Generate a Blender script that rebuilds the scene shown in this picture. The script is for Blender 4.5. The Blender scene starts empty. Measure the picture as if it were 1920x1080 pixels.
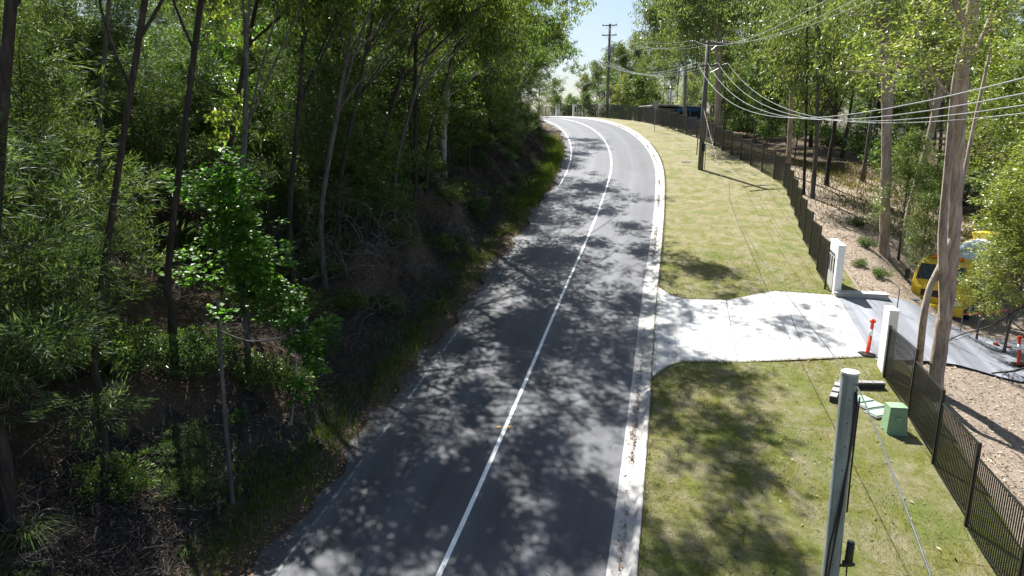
import bpy, math, random
import numpy as np
R = math.radians
# ------------------------------------------------------------------ camera, sky, sun, exposure
sc = bpy.context.scene
CZ = 10.0                       # camera height in scene metres
PITCH = R(12.95); FPX = 1285.0  # lens in pixels of a 1920 wide frame
cam_d = bpy.data.cameras.new("camera"); cam = bpy.data.objects.new("camera", cam_d)
sc.collection.objects.link(cam); sc.camera = cam
cam.location = (0, 0, CZ); cam.rotation_euler = (R(90) - PITCH, 0, 0)
cam_d.sensor_width = 36; cam_d.lens = 36 * FPX / 1920; cam_d.clip_end = 3000; cam_d.clip_start = 0.1
SUN_EL, SUN_AZ = R(55), R(22)   # azimuth measured to the left of the view direction
world = bpy.data.worlds.new("World"); sc.world = world; world.use_nodes = True
wn = world.node_tree; sky = wn.nodes.new('ShaderNodeTexSky'); sky.sky_type = 'NISHITA'
sky.sun_disc = False; sky.sun_elevation = SUN_EL; sky.sun_rotation = -SUN_AZ
sky.air_density = 1.0; sky.dust_density = 1.7; sky.ozone_density = 2.5
wn.links.new(sky.outputs[0], wn.nodes['Background'].inputs[0]); wn.nodes['Background'].inputs[1].default_value = 0.06
sun_d = bpy.data.lights.new("sun", 'SUN'); sun_d.energy = 5.0; sun_d.angle = R(0.53); sun_d.color = (1, .97, .92)
sun = bpy.data.objects.new("sun", sun_d); sc.collection.objects.link(sun)
sd = (-math.sin(SUN_AZ) * math.cos(SUN_EL), math.cos(SUN_AZ) * math.cos(SUN_EL), math.sin(SUN_EL))
from mathutils import Vector
sun.rotation_euler = Vector(sd).to_track_quat('Z', 'Y').to_euler()
sun.location = (-30, 40, 60)
sc.view_settings.view_transform = 'Standard'; sc.view_settings.look = 'None'
sc.view_settings.exposure = 1.32; sc.view_settings.gamma = 1.0
sc.render.engine = 'CYCLES'
cy = sc.cycles
cy.max_bounces = 6; cy.diffuse_bounces = 2; cy.glossy_bounces = 2; cy.transmission_bounces = 4; cy.transparent_max_bounces = 4
col = sc.collection
COSP, SINP = math.cos(PITCH), math.sin(PITCH)

# ------------------------------------------------------------------ helpers
def tag(o, label=None, cat=None, group=None, kind=None):
    if label: o['label'] = label
    if cat: o['category'] = cat
    if group: o['group'] = group
    if kind: o['kind'] = kind
    return o
def empty(name, loc, rz=0):
    o = bpy.data.objects.new(name, None); col.objects.link(o); o.location = loc; o.rotation_euler[2] = rz
    o.empty_display_size = .3
    return o
class MB:
    def __init__(s): s.v = []; s.f4 = []; s.f3 = []; s.n = 0; s.uv = []
    def add(s, v, f4=None, f3=None):
        v = np.asarray(v, float).reshape(-1, 3)
        if f4 is not None and len(f4): s.f4.append(np.asarray(f4, int).reshape(-1, 4) + s.n)
        if f3 is not None and len(f3): s.f3.append(np.asarray(f3, int).reshape(-1, 3) + s.n)
        s.v.append(v); s.n += len(v); return s
    def box(s, c, d, rz=0, taper=1.0, rx=0, ry=0):
        x, y, z = [q / 2 for q in d]
        p = np.array([(a * x * (taper if k > 0 else 1), b * y * (taper if k > 0 else 1), k * z) for k in (-1, 1) for b in (-1, 1) for a in (-1, 1)], float)
        if rx: p = p @ rotm('x', rx).T
        if ry: p = p @ rotm('y', ry).T
        if rz: p = p @ rotm('z', rz).T
        return s.add(p + np.array(c), [(0, 2, 3, 1), (4, 5, 7, 6), (0, 1, 5, 4), (2, 6, 7, 3), (0, 4, 6, 2), (1, 3, 7, 5)])
    def tube(s, path, rad, sides=7, cap=True, squash=None):
        P = np.asarray(path, float); n = len(P); rad = np.broadcast_to(np.asarray(rad, float), (n,))
        T = np.gradient(P, axis=0); T /= np.linalg.norm(T, axis=1)[:, None] + 1e-9
        ref = np.array([0, 0, 1.]) if abs(T[:, 2]).mean() < .8 else np.array([1., 0, 0])
        A = np.cross(T, ref); A /= np.linalg.norm(A, axis=1)[:, None] + 1e-9; B = np.cross(T, A)
        an = np.arange(sides) * 2 * math.pi / sides
        V = P[:, None] + rad[:, None, None] * (np.cos(an)[None, :, None] * A[:, None] + np.sin(an)[None, :, None] * B[:, None])
        i = np.arange(n - 1)[:, None] * sides; j = np.arange(sides)[None]; k = (j + 1) % sides
        F = np.stack([i + j, i + k, i + sides + k, i + sides + j], -1).reshape(-1, 4)
        s.add(V.reshape(-1, 3), F)
        if cap:
            for e, q in ((0, 0), (n - 1, (n - 1) * sides)):
                c = s.n; s.add(P[e][None]); 
                ring = s.n - 1 - n * sides + q - (0 if e == 0 else 0)
                base = c - n * sides - (1 if e else 0) + q
                tri = [(c, base + a, base + (a + 1) % sides) if e else (c, base + (a + 1) % sides, base + a) for a in range(sides)]
                s.f3.append(np.array(tri, int))
        return s
    def cyl(s, a, b, r0, r1=None, sides=14):
        return s.tube([a, b], [r0, r0 if r1 is None else r1], sides)
    def mesh(s, name, mat, smooth=False):
        me = bpy.data.meshes.new(name); V = np.concatenate(s.v) if s.v else np.zeros((0, 3))
        f4 = np.concatenate(s.f4) if s.f4 else np.zeros((0, 4), int); f3 = np.concatenate(s.f3) if s.f3 else np.zeros((0, 3), int)
        me.vertices.add(len(V)); me.vertices.foreach_set('co', V.astype(np.float32).ravel())
        nl = f4.size + f3.size; me.loops.add(nl); me.loops.foreach_set('vertex_index', np.concatenate([f4.ravel(), f3.ravel()]).astype(np.int32))
        npoly = len(f4) + len(f3); me.polygons.add(npoly)
        ls = np.concatenate([np.arange(len(f4)) * 4, f4.size + np.arange(len(f3)) * 3]).astype(np.int32)
        me.polygons.foreach_set('loop_start', ls)
        me.update(calc_edges=True); me.validate()
        me.polygons.foreach_set('use_smooth', np.full(npoly, bool(smooth))); me.materials.append(mat)
        if s.uv:
            U = np.concatenate(s.uv); li = np.concatenate([f4.ravel(), f3.ravel()])
            l = me.uv_layers.new(name='UVMap'); l.data.foreach_set('uv', U[li].astype(np.float32).ravel())
        return me
    def build(s, name, mat, parent=None, smooth=False, bevel=0):
        o = bpy.data.objects.new(name, s.mesh(name, mat, smooth)); col.objects.link(o)
        if parent is not None: o.parent = parent
        if bevel:
            m = o.modifiers.new('bevel', 'BEVEL'); m.width = bevel; m.segments = 2; m.limit_method = 'ANGLE'
        return o
def rotm(ax, a):
    c, s_ = math.cos(a), math.sin(a)
    return np.array({'x': [[1, 0, 0], [0, c, -s_], [0, s_, c]], 'y': [[c, 0, s_], [0, 1, 0], [-s_, 0, c]], 'z': [[c, -s_, 0], [s_, c, 0], [0, 0, 1]]}[ax])

# ------------------------------------------------------------------ materials
def newmat(name):
    m = bpy.data.materials.new(name); m.use_nodes = True; nt = m.node_tree
    return m, nt, nt.nodes['Principled BSDF']
class N:
    """small node builder"""
    def __init__(s, nt): s.nt = nt
    def n(s, t, **kw):
        x = s.nt.nodes.new(t)
        for k, v in kw.items(): setattr(x, k, v)
        return x
    def l(s, a, b): s.nt.links.new(a, b)
    def coord(s, kind='Object', scale=(1, 1, 1)):
        tc = s.n('ShaderNodeTexCoord'); mp = s.n('ShaderNodeMapping'); s.l(tc.outputs[kind], mp.inputs[0]); mp.inputs['Scale'].default_value = scale
        return mp.outputs[0]
    def noise(s, co, scale, detail=4, rough=.6, dist=0):
        x = s.n('ShaderNodeTexNoise'); s.l(co, x.inputs['Vector']); x.inputs['Scale'].default_value = scale
        x.inputs['Detail'].default_value = detail; x.inputs['Roughness'].default_value = rough; x.inputs['Distortion'].default_value = dist
        return x.outputs['Fac']
    def ramp(s, fac, stops):
        x = s.n('ShaderNodeValToRGB'); s.l(fac, x.inputs[0]); e = x.color_ramp.elements
        while len(e) < len(stops): e.new(.5)
        for el, (p, c) in zip(e, stops): el.position = p; el.color = tuple(c) + (1,) if len(c) == 3 else c
        return x.outputs[0]
    def mix(s, fac, a, b, mode='MIX'):
        x = s.n('ShaderNodeMix', data_type='RGBA', blend_type=mode)
        if hasattr(fac, 'is_linked') or hasattr(fac, 'node'): s.l(fac, x.inputs[0])
        else: x.inputs[0].default_value = fac
        for q, i in ((a, 6), (b, 7)):
            if hasattr(q, 'node'): s.l(q, x.inputs[i])
            else: x.inputs[i].default_value = tuple(q) + (1,)
        return x.outputs[2]
    def bump(s, h, strength=.4, dist=.02):
        x = s.n('ShaderNodeBump'); s.l(h, x.inputs['Height']); x.inputs['Strength'].default_value = strength; x.inputs['Distance'].default_value = dist
        return x.outputs[0]
def g(v): return (v, v, v)
def simple(name, c, rough=.6, metal=0, var=.15, scale=8, bump=.15, spec=.5):
    m, nt, p = newmat(name); b = N(nt); co = b.coord('Object')
    f = b.noise(co, scale, 5)
    b.l(b.ramp(f, [(.3, [q * (1 - var) for q in c]), (.7, [min(1, q * (1 + var)) for q in c])]), p.inputs['Base Color'])
    p.inputs['Roughness'].default_value = rough; p.inputs['Metallic'].default_value = metal
    p.inputs['Specular IOR Level'].default_value = spec
    if bump: b.l(b.bump(b.noise(co, scale * 8, 4), bump, .01), p.inputs['Normal'])
    return m

def mat_asphalt(name, lum=.1):
    m, nt, p = newmat(name); b = N(nt); uv = b.coord('UV'); ob = b.coord('Object')
    base = b.ramp(b.noise(ob, 60, 3, .8), [(.3, (lum * .58, lum * .6, lum * .68)), (.5, (lum * .94, lum, lum * 1.16)), (.72, (lum * 1.45, lum * 1.5, lum * 1.66))])  # blue tint in the base colour stands in for bluish skylight in shade
    big = b.ramp(b.noise(ob, .5, 4, .6), [(.3, g(.82)), (.7, g(1.15))])
    c = b.mix(1, base, big, 'MULTIPLY')
    st = b.n('ShaderNodeMapping'); b.l(uv, st.inputs[0]); st.inputs['Scale'].default_value = (2.2, .05, 1)
    streak = b.ramp(b.noise(st.outputs[0], 1.3, 5, .7), [(.32, g(.8)), (.5, g(1)), (.7, g(1.18))])
    c = b.mix(1, c, streak, 'MULTIPLY')
    sx = b.n('ShaderNodeSeparateXYZ'); b.l(uv, sx.inputs[0]); wv = b.n('ShaderNodeMath', operation='SINE'); ml = b.n('ShaderNodeMath', operation='MULTIPLY_ADD'); b.l(sx.outputs[0], ml.inputs[0]); ml.inputs[1].default_value = 3.75; ml.inputs[2].default_value = 1.2
    b.l(ml.outputs[0], wv.inputs[0]); c = b.mix(.55, c, b.mix(1, c, b.ramp(wv.outputs[0], [(0, g(.82)), (.9, g(1.3))]), 'MULTIPLY'))
    patch = b.ramp(b.noise(ob, .9, 6, .75, .8), [(.60, g(0)), (.66, g(.35))]); c = b.mix(patch, c, g(lum * .55))
    spk = b.ramp(b.noise(ob, 35, 2, .5), [(.70, g(0)), (.74, g(1))])
    c = b.mix(spk, c, (lum * 2.6, lum * 2.4, lum * 2.1))
    b.l(c, p.inputs['Base Color']); p.inputs['Roughness'].default_value = .56
    p.inputs['Specular IOR Level'].default_value = .5
    b.l(b.bump(b.noise(ob, 70, 5, .85), .8, .014), p.inputs['Normal'])
    return m
def mat_paint(name, wear_lo, wear_hi, lum=.1):
    m, nt, p = newmat(name); b = N(nt); ob = b.coord('Object')
    f = b.ramp(b.mix(.45, b.noise(ob, 3, 5, .7), b.noise(ob, 45, 3, .7)), [(wear_lo, g(0)), (wear_hi, g(1))])
    b.l(b.mix(f, g(lum), (.86, .86, .85)), p.inputs['Base Color']); p.inputs['Roughness'].default_value = .6
    b.l(b.bump(b.noise(ob, 90, 4, .8), .3, .01), p.inputs['Normal'])
    return m
def mat_concrete(name, c=(.5, .49, .46), stain=.25):
    m, nt, p = newmat(name); b = N(nt); ob = b.coord('Object')
    a = b.ramp(b.noise(ob, 1.1, 6, .65), [(.3, [q * (1 - stain) for q in c]), (.6, c), (.8, [q * 1.12 for q in c])])
    a2 = b.mix(.6, a, b.ramp(b.noise(ob, 40, 4, .7), [(.3, g(.75)), (.6, g(1.05))]), 'MULTIPLY')
    b.l(a2, p.inputs['Base Color']); p.inputs['Roughness'].default_value = .85
    b.l(b.bump(b.noise(ob, 50, 4, .7), .25, .008), p.inputs['Normal'])
    return m
def mat_lawn():
    m, nt, p = newmat("turf"); b = N(nt); ob = b.coord('Object'); uv = b.coord('UV')
    green = b.ramp(b.noise(ob, 9, 5, .75), [(.28, (.078, .088, .02)), (.5, (.145, .155, .034)), (.72, (.225, .225, .07))])
    dry = b.ramp(b.noise(ob, 22, 5, .8), [(.28, (.16, .135, .085)), (.5, (.275, .245, .155)), (.75, (.40, .365, .255))])
    st = b.n('ShaderNodeMapping'); b.l(uv, st.inputs[0]); st.inputs['Scale'].default_value = (.9, .7, 1)
    sep = b.n('ShaderNodeSeparateXYZ'); b.l(uv, sep.inputs[0])
    far = b.n('ShaderNodeMapRange'); b.l(sep.outputs[1], far.inputs[0]); far.inputs[1].default_value = 20; far.inputs[2].default_value = 75
    far.inputs[3].default_value = -.05; far.inputs[4].default_value = .15
    f = b.noise(st.outputs[0], 1.6, 6, .72, .4)
    ad = b.n('ShaderNodeMath', operation='ADD'); b.l(f, ad.inputs[0]); b.l(far.outputs[0], ad.inputs[1])
    fac = b.ramp(ad.outputs[0], [(.36, g(0)), (.60, g(.9))])
    c = b.mix(fac, green, dry)
    # turf rolls laid across the slope: thin gaps between strips
    br = b.n('ShaderNodeTexBrick'); mp = b.n('ShaderNodeMapping'); b.l(uv, mp.inputs[0]); mp.inputs['Rotation'].default_value = (0, 0, .06)
    wob = b.n('ShaderNodeVectorMath', operation='ADD'); nz = b.n('ShaderNodeTexNoise'); b.l(uv, nz.inputs['Vector']); nz.inputs['Scale'].default_value = 1.1
    sc_ = b.n('ShaderNodeVectorMath', operation='SCALE'); b.l(nz.outputs['Color'], sc_.inputs[0]); sc_.inputs[3].default_value = .25
    b.l(mp.outputs[0], wob.inputs[0]); b.l(sc_.outputs[0], wob.inputs[1]); b.l(wob.outputs[0], br.inputs['Vector'])
    br.inputs['Scale'].default_value = 1; br.inputs['Brick Width'].default_value = 2.3; br.inputs['Row Height'].default_value = .75
    br.inputs['Mortar Size'].default_value = .022; br.inputs['Mortar Smooth'].default_value = .6
    br.inputs['Color1'].default_value = (.92, .92, .92, 1); br.inputs['Color2'].default_value = (1.1, 1.08, 1.0, 1); br.inputs['Mortar'].default_value = (.62, .5, .42, 1)
    fresh = b.ramp(b.noise(ob, .55, 5, .7, .5), [(.50, g(0)), (.66, g(.75))]); c = b.mix(fresh, c, b.ramp(b.noise(ob, 12, 5, .8), [(.3, (.07, .11, .018)), (.7, (.17, .215, .045))]))
    gapf = b.ramp(b.noise(ob, .9, 4), [(.45, g(0)), (.62, g(1))])
    c = b.mix(gapf, c, b.mix(1, c, br.outputs[0], 'MULTIPLY'))
    bare = b.ramp(b.noise(ob, 1.7, 7, .8), [(.60, g(0)), (.68, g(.85))])
    c = b.mix(bare, c, (.20, .135, .085))
    c = b.mix(1, c, b.ramp(b.noise(ob, 70, 3, .8), [(.3, g(.62)), (.7, g(1.3))]), 'MULTIPLY')
    b.l(c, p.inputs['Base Color']); p.inputs['Roughness'].default_value = .95; p.inputs['Specular IOR Level'].default_value = .15
    b.l(b.bump(b.noise(ob, 45, 5, .85), 1.0, .04), p.inputs['Normal'])
    return m
def mat_ground():
    m, nt, p = newmat("forest_floor"); b = N(nt); ob = b.coord('Object')
    lit = b.ramp(b.noise(ob, 14, 6, .85), [(.25, (.035, .024, .017)), (.45, (.10, .070, .048)), (.6, (.21, .155, .11)), (.78, (.38, .30, .23))])
    soil = b.ramp(b.noise(ob, 5, 6, .75), [(.3, (.07, .052, .038)), (.7, (.19, .145, .105))])
    c = b.mix(b.ramp(b.noise(ob, .6, 5), [(.4, g(0)), (.6, g(1))]), lit, soil)
    grn = b.ramp(b.noise(ob, .35, 6, .7), [(.52, g(0)), (.66, g(.7))])
    c = b.mix(grn, c, b.ramp(b.noise(ob, 18, 4), [(.3, (.03, .045, .012)), (.7, (.11, .13, .04))]))
    b.l(c, p.inputs['Base Color']); p.inputs['Roughness'].default_value = .95; p.inputs['Specular IOR Level'].default_value = .1
    b.l(b.bump(b.noise(ob, 16, 6, .85), 1, .08), p.inputs['Normal'])
    return m
def mat_bank():
    m, nt, p = newmat("rock_cutting"); b = N(nt); ob = b.coord('Object', (1, 1, .6))
    c = b.ramp(b.noise(ob, 3.2, 8, .78, .6), [(.25, (.018, .016, .015)), (.45, (.055, .047, .042)), (.62, (.10, .088, .078)), (.8, (.20, .18, .165))])
    c = b.mix(b.ramp(b.noise(ob, 9, 5, .8), [(.58, g(0)), (.7, g(.7))]), c, (.12, .075, .045))
    b.l(c, p.inputs['Base Color']); p.inputs['Roughness'].default_value = .9; p.inputs['Specular IOR Level'].default_value = .2
    b.l(b.bump(b.noise(ob, 6, 8, .8), 1, .18), p.inputs['Normal'])
    return m
def mat_mulch():
    m, nt, p = newmat("mulch"); b = N(nt); ob = b.coord('Object')
    c = b.ramp(b.noise(ob, 16, 6, .85), [(.28, (.09, .065, .05)), (.45, (.25, .20, .155)), (.6, (.39, .33, .265)), (.78, (.60, .52, .45))])
    c = b.mix(b.ramp(b.noise(ob, .8, 5, .7), [(.40, g(0)), (.62, g(.75))]), c, (.37, .30, .235))
    b.l(c, p.inputs['Base Color']); p.inputs['Roughness'].default_value = .95; p.inputs['Specular IOR Level'].default_value = .1
    b.l(b.bump(b.noise(ob, 20, 6, .85), 1, .06), p.inputs['Normal'])
    return m
def mat_bark(name, c0, c1, c2, streak=(9, 9, 1.2), sc_=1.5):
    m, nt, p = newmat(name); b = N(nt); ob = b.coord('Object', streak)
    a = b.ramp(b.noise(ob, sc_, 6, .7), [(.3, c0), (.52, c1), (.72, c2)])
    blot = b.ramp(b.noise(b.coord('Object', (1, 1, .35)), 2.4, 5, .65), [(.35, g(.62)), (.55, g(1.0)), (.75, g(1.15))])
    b.l(b.mix(1, a, blot, 'MULTIPLY'), p.inputs['Base Color']); p.inputs['Roughness'].default_value = .85; p.inputs['Specular IOR Level'].default_value = .25
    b.l(b.bump(b.noise(ob, 5, 5, .7), .6, .03), p.inputs['Normal'])
    return m
def mat_leaf(name, cols, trans=.38, rough=.42, spec=.5, transcol=(1.2, 1.3, .6)):
    m, nt, p = newmat(name); b = N(nt)
    geo = b.n('ShaderNodeNewGeometry'); oi = b.n('ShaderNodeObjectInfo')
    st = [(i / (len(cols) - 1), c) for i, c in enumerate(cols)]
    c = b.ramp(geo.outputs['Random Per Island'], st)
    clump = b.noise(b.coord('Object'), .7, 3)
    c = b.mix(1, c, b.ramp(clump, [(.3, (.72, .78, .85)), (.7, (1.3, 1.18, .95))]), 'MULTIPLY')
    ov = b.ramp(oi.outputs['Random'], [(0, (.78, .84, .9)), (.5, (1, 1, 1)), (1, (1.25, 1.12, .85))])
    c = b.mix(1, c, ov, 'MULTIPLY')
    b.l(c, p.inputs['Base Color']); p.inputs['Roughness'].default_value = rough; p.inputs['Specular IOR Level'].default_value = spec
    tr = b.n('ShaderNodeBsdfTranslucent'); b.l(b.mix(1, c, transcol, 'MULTIPLY'), tr.inputs[0])
    mx = b.n('ShaderNodeMixShader'); mx.inputs[0].default_value = trans
    b.l(p.outputs[0], mx.inputs[1]); b.l(tr.outputs[0], mx.inputs[2])
    b.l(mx.outputs[0], nt.nodes['Material Output'].inputs[0])
    return m

M = dict(
    asphalt=mat_asphalt("asphalt", .074), drive_asphalt=mat_asphalt("driveway_asphalt", .23),
    paint=mat_paint("line_paint", .30, .42), paint_worn=mat_paint("worn_line_paint", .49, .72, .09),
    kerb=mat_concrete("kerb_concrete", (.46, .45, .43)), slab=mat_concrete("driveway_concrete", (.53, .53, .525), .22),
    lawn=mat_lawn(), ground=mat_ground(), bank=mat_bank(), mulch=mat_mulch(),
    joint=simple("joint_filler", (.12, .11, .10), .9),
    bark_pale=mat_bark("pale_gum_bark", (.20, .18, .16), (.40, .375, .35), (.60, .58, .55)),
    bark_pink=mat_bark("pink_gum_bark", (.23, .165, .125), (.43, .345, .28), (.60, .525, .455)),
    bark_dark=mat_bark("dark_bark", (.020, .017, .015), (.055, .045, .038), (.11, .092, .08)),
    bark_grey=mat_bark("grey_bark", (.06, .055, .05), (.13, .12, .11), (.24, .225, .21)),
    twig=mat_bark("dead_twig", (.09, .075, .065), (.19, .165, .15), (.33, .30, .275)), stick=mat_bark("fallen_stick", (.035, .028, .024), (.085, .07, .06), (.19, .165, .145)),
    leaf_gum=mat_leaf("gum_leaf", [(.05, .09, .03), (.095, .155, .044), (.15, .22, .06), (.26, .32, .11)], .5, .36, .6),
    leaf_gum_far=mat_leaf("pale_gum_leaf", [(.062, .095, .042), (.105, .15, .058), (.16, .21, .082), (.27, .30, .16)], .5, .36, .6),
    leaf_yellow=mat_leaf("sunny_gum_leaf", [(.08, .12, .028), (.14, .19, .042), (.21, .265, .06), (.38, .40, .20)], .5, .34, .7),
    leaf_broad=mat_leaf("broad_leaf", [(.045, .125, .02), (.085, .21, .03), (.135, .30, .04), (.21, .37, .07)], .5, .4),
    leaf_fine=mat_leaf("fine_leaf", [(.034, .062, .028), (.06, .102, .042), (.10, .152, .058), (.18, .235, .11)], .5, .5, .4),
    leaf_under=mat_leaf("understorey_leaf", [(.03, .068, .022), (.06, .12, .036), (.105, .18, .046), (.19, .265, .085)], .45, .36, .6),
    grass=mat_leaf("grass_blade", [(.04, .085, .015), (.075, .14, .02), (.12, .18, .035), (.22, .20, .09)], .4, .6, .3),
    turf_blade=mat_leaf("turf_blade", [(.08, .095, .024), (.14, .15, .035), (.21, .20, .07), (.31, .27, .15)], .3, .7, .2, (1, 1, .8)),
    litter=mat_leaf("dry_leaf", [(.10, .065, .042), (.22, .155, .11), (.36, .29, .22), (.55, .48, .40)], .1, .7, .3, (1, 1, 1)),
    red_litter=mat_leaf("brown_leaf", [(.10, .05, .035), (.20, .10, .07), (.32, .19, .13), (.42, .30, .22)], .1, .7, .3, (1, 1, 1)),
    fence=simple("black_powder_coat", (.022, .022, .021), .38, .3, .1, 6, .05),
    white=simple("white_render", (.80, .80, .79), .75, 0, .03, 3, .12), dark=simple("dark_recess", (.02, .021, .023), .5),
    treated=mat_bark("treated_timber", (.19, .225, .205), (.30, .345, .315), (.43, .465, .43), (14, 14, .8), 1.2),
    timber=mat_bark("weathered_timber", (.10, .095, .09), (.19, .18, .17), (.30, .285, .27), (14, 14, .8), 1.2),
    steel=simple("galvanised_steel", (.42, .43, .44), .4, .7, .1), black=simple("black_rubber", (.012, .012, .013), .45),
    wire=simple("aluminium_conductor", (.55, .56, .57), .35, .6, .05), cable=simple("grey_cable", (.10, .105, .11), .4, .2),
    green_box=simple("green_fibreglass", (.23, .37, .22), .5, 0, .06, 4, .05), green_lid=simple("faded_green_lid", (.26, .40, .30), .7, 0, .12, 5),
    block=simple("grey_block", (.26, .25, .25), .9, 0, .2, 9, .4), block_dark=simple("charcoal_block", (.055, .05, .05), .9, 0, .2, 9, .4),
    red=simple("orange_red_plastic", (.85, .07, .02), .4, 0, .05), reflect=simple("reflective_tape", (.8, .8, .8), .3, 0, .03),
    yellow=simple("yellow_truck_paint", (.72, .50, .035), .42, .0, .12, 3, .02), glass=simple("tinted_glass", (.035, .045, .06), .08, .2, .1, 2, 0, .9),
    drum=simple("white_drum_paint", (.62, .68, .74), .35, .0, .08, 2, .02), chrome=simple("truck_chassis_metal", (.1, .1, .1), .5, .5),
    orange=simple("orange_beacon", (.9, .22, .02), .3), headlamp=simple("headlamp_glass", (.7, .7, .68), .1),
    sign=simple("sign_back", (.36, .37, .37), .5, .6), mirror_face=simple("mirror_glass", (.5, .45, .38), .15, .6),
    roof=simple("white_metal_roof", (.72, .73, .74), .45), bluewall=simple("blue_cladding", (.05, .20, .55), .5), brick=simple("red_brick", (.35, .10, .07), .9, 0, .2, 20, .3),
    greywall=simple("grey_cladding", (.35, .35, .34), .7), tan=simple("sandy_cladding", (.40, .30, .20), .8), ceramic=simple("brown_insulator", (.16, .09, .06), .25),
    amber=simple("amber_marker", (.85, .50, .12), .4), lamp=simple("lantern_glass", (.75, .73, .66), .2),
)
BLOS = mat_leaf("pale_blossom", [(.35, .36, .22), (.55, .55, .40), (.75, .74, .62)], .3, .6, .3, (1, 1, .8))

# ------------------------------------------------------------------ the road's course (metres) and the terrain
hk = np.radians([14.5, 13.0, 12.4, 13.4, 12.6, 11.3, 5.6, -.4, -6.4, -13.6, -20.8, -27.9])
slk = np.array([.099, .118, .127, .141, .154, .161, .155, .143, .111, .071, .031, -.009])
DS = .5
sg = np.arange(-40, 330, DS)
_h = np.where(sg < 0, hk[0], np.interp(sg / 100, np.linspace(0, 1, 12), hk)); _h = np.where(sg > 100, np.maximum(hk[-1] - (sg - 100) * .009, R(-75)), _h)
_s = np.where(sg < 0, .09, np.interp(sg / 100, np.linspace(0, 1, 12), slk)); _s = np.where(sg > 100, np.maximum(-.009 - (sg - 100) * .004, -.09), _s)
_s = np.where(sg > 220, 0, _s)
i0 = int(40 / DS)
def cum(a): c = np.concatenate([[0], np.cumsum(a[:-1] * DS)]); return c - c[i0]
CX = cum(np.sin(_h)) - 3.10; CY = cum(np.cos(_h)) + 6.0; CH = cum(_s) - 9.60 + CZ
W = 3.35; KB = W + .62
def P(s, t):
    s = np.asarray(s, float); t = np.asarray(t, float)
    x = np.interp(s, sg, CX); y = np.interp(s, sg, CY); h = np.interp(s, sg, _h)
    return x + t * np.cos(h), y - t * np.sin(h)
def ST(x, y):
    x = np.atleast_1d(np.asarray(x, float)).ravel(); y = np.atleast_1d(np.asarray(y, float)).ravel()
    S = np.empty(len(x)); T = np.empty(len(x))
    for a in range(0, len(x), 4000):
        dx = x[a:a + 4000, None] - CX; dy = y[a:a + 4000, None] - CY
        k = (dx * dx + dy * dy).argmin(1); r = np.arange(len(k))
        ddx, ddy = dx[r, k], dy[r, k]; h = _h[k]
        S[a:a + 4000] = sg[k] + ddx * np.sin(h) + ddy * np.cos(h); T[a:a + 4000] = ddx * np.cos(h) - ddy * np.sin(h)
    return S, T
def tF(s): return np.interp(s, [-40, 5, 14, 30, 47, 55, 64, 72, 80, 90, 110], [11.3, 11.4, 11.9, 12.1, 12.2, 11.8, 10.6, 8.8, 7.0, 6.2, 6.2])
def sstep(x, a, b): q = np.clip((x - a) / (b - a), 0, 1); return q * q * (3 - 2 * q)
_rs = np.random.RandomState(5); _wv = [(_rs.uniform(0, 2 * math.pi), _rs.uniform(0, 6.28), 1 / w_, w_ * .028) for w_ in (1.3, 1.7, 2.3, 3.1, 4.5, 6, 9, 14) for _ in range(2)]
def rough_noise(x, y):
    z = 0
    for a, p, k, amp in _wv: z = z + amp * np.sin((x * math.cos(a) + y * math.sin(a)) * k * 6.28 + p + np.sin(x * k * 3 + p))
    return z
BANK = lambda s: np.interp(s, [-40, 0, 30, 55, 70, 85, 200], [1.6, 1.8, 2.2, 2.0, 1.2, .5, .3])
def Hs(s, t, x=None, y=None):
    z = np.interp(s, sg, CH)
    r = np.where(t > KB, -.008 * (t - KB), 0.)
    d = np.maximum(t - tF(s) - .2, 0); r = r - np.where(d > 0, 1.35 * sstep(d, 0, 9) + .01 * np.minimum(np.maximum(d - 9, 0), 60), 0)
    u = np.maximum(-t - 5.3, 0)
    bh = BANK(s)
    l = bh * sstep(u, 0, 3.4) + .11 * np.clip(u - 2.6, 0, 38) 
    r = r + l - .08 * sstep(-t, 4.2, 5.0) * (u < .3)
    if x is not None:
        nz = rough_noise(x, y)
        pad = sstep(s, 9, 12) * (1 - sstep(s, 33, 37)) * (1 - sstep(t, 32, 38))
        r = r + nz * np.where(t < 0, sstep(-t, 5.2, 8) * .8, sstep(t, tF(s) + .5, tF(s) + 8) * .3 * (1 - pad))
        # deeper roughness on the cut face
        r = r + .13 * np.sin(x * 3.1 + np.sin(y * 2.3)) * np.sin(y * 2.7 + 1) * sstep(u, .3, 1.2) * (1 - sstep(u, 2.6, 4))
        z = z + r
        pm = sstep(s, 14, 18) * (1 - sstep(s, 30, 36)) * sstep(t, tF(s) + 1.5, tF(s) + 5.5) * (1 - sstep(t, 32, 38)); z = z * (1 - pm) + 1.75 * pm
        far = sstep(np.hypot(x, y), 150, 420)
        return z * (1 - far) + (CZ - 14) * far
    return z + r
def H(x, y):
    s, t = ST(x, y); x = np.atleast_1d(x); y = np.atleast_1d(y)
    return Hs(s, t, np.asarray(x, float).ravel(), np.asarray(y, float).ravel())
def h1(x, y): return float(H([x], [y])[0])
def ray(px, py):
    u = (px - 960) / FPX; v = (py - 540) / FPX      # camera axes: right u, down v, forward 1
    return np.array([u, COSP - v * SINP, -SINP - v * COSP])
def gp(px, py, tmax=160):
    d = ray(px, py); k = np.linspace(5, tmax, 1500); x = d[0] * k; y = d[1] * k; z = CZ + d[2] * k
    below = z < H(x, y); i = int(np.argmax(below)) if below.any() else 1499
    return float(x[i]), float(y[i]), float(H(x[i:i + 1], y[i:i + 1])[0])
def pt(px, py, Y):
    d = ray(px, py); k = Y / d[1]; return np.array([d[0] * k, Y, CZ + d[2] * k])

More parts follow.
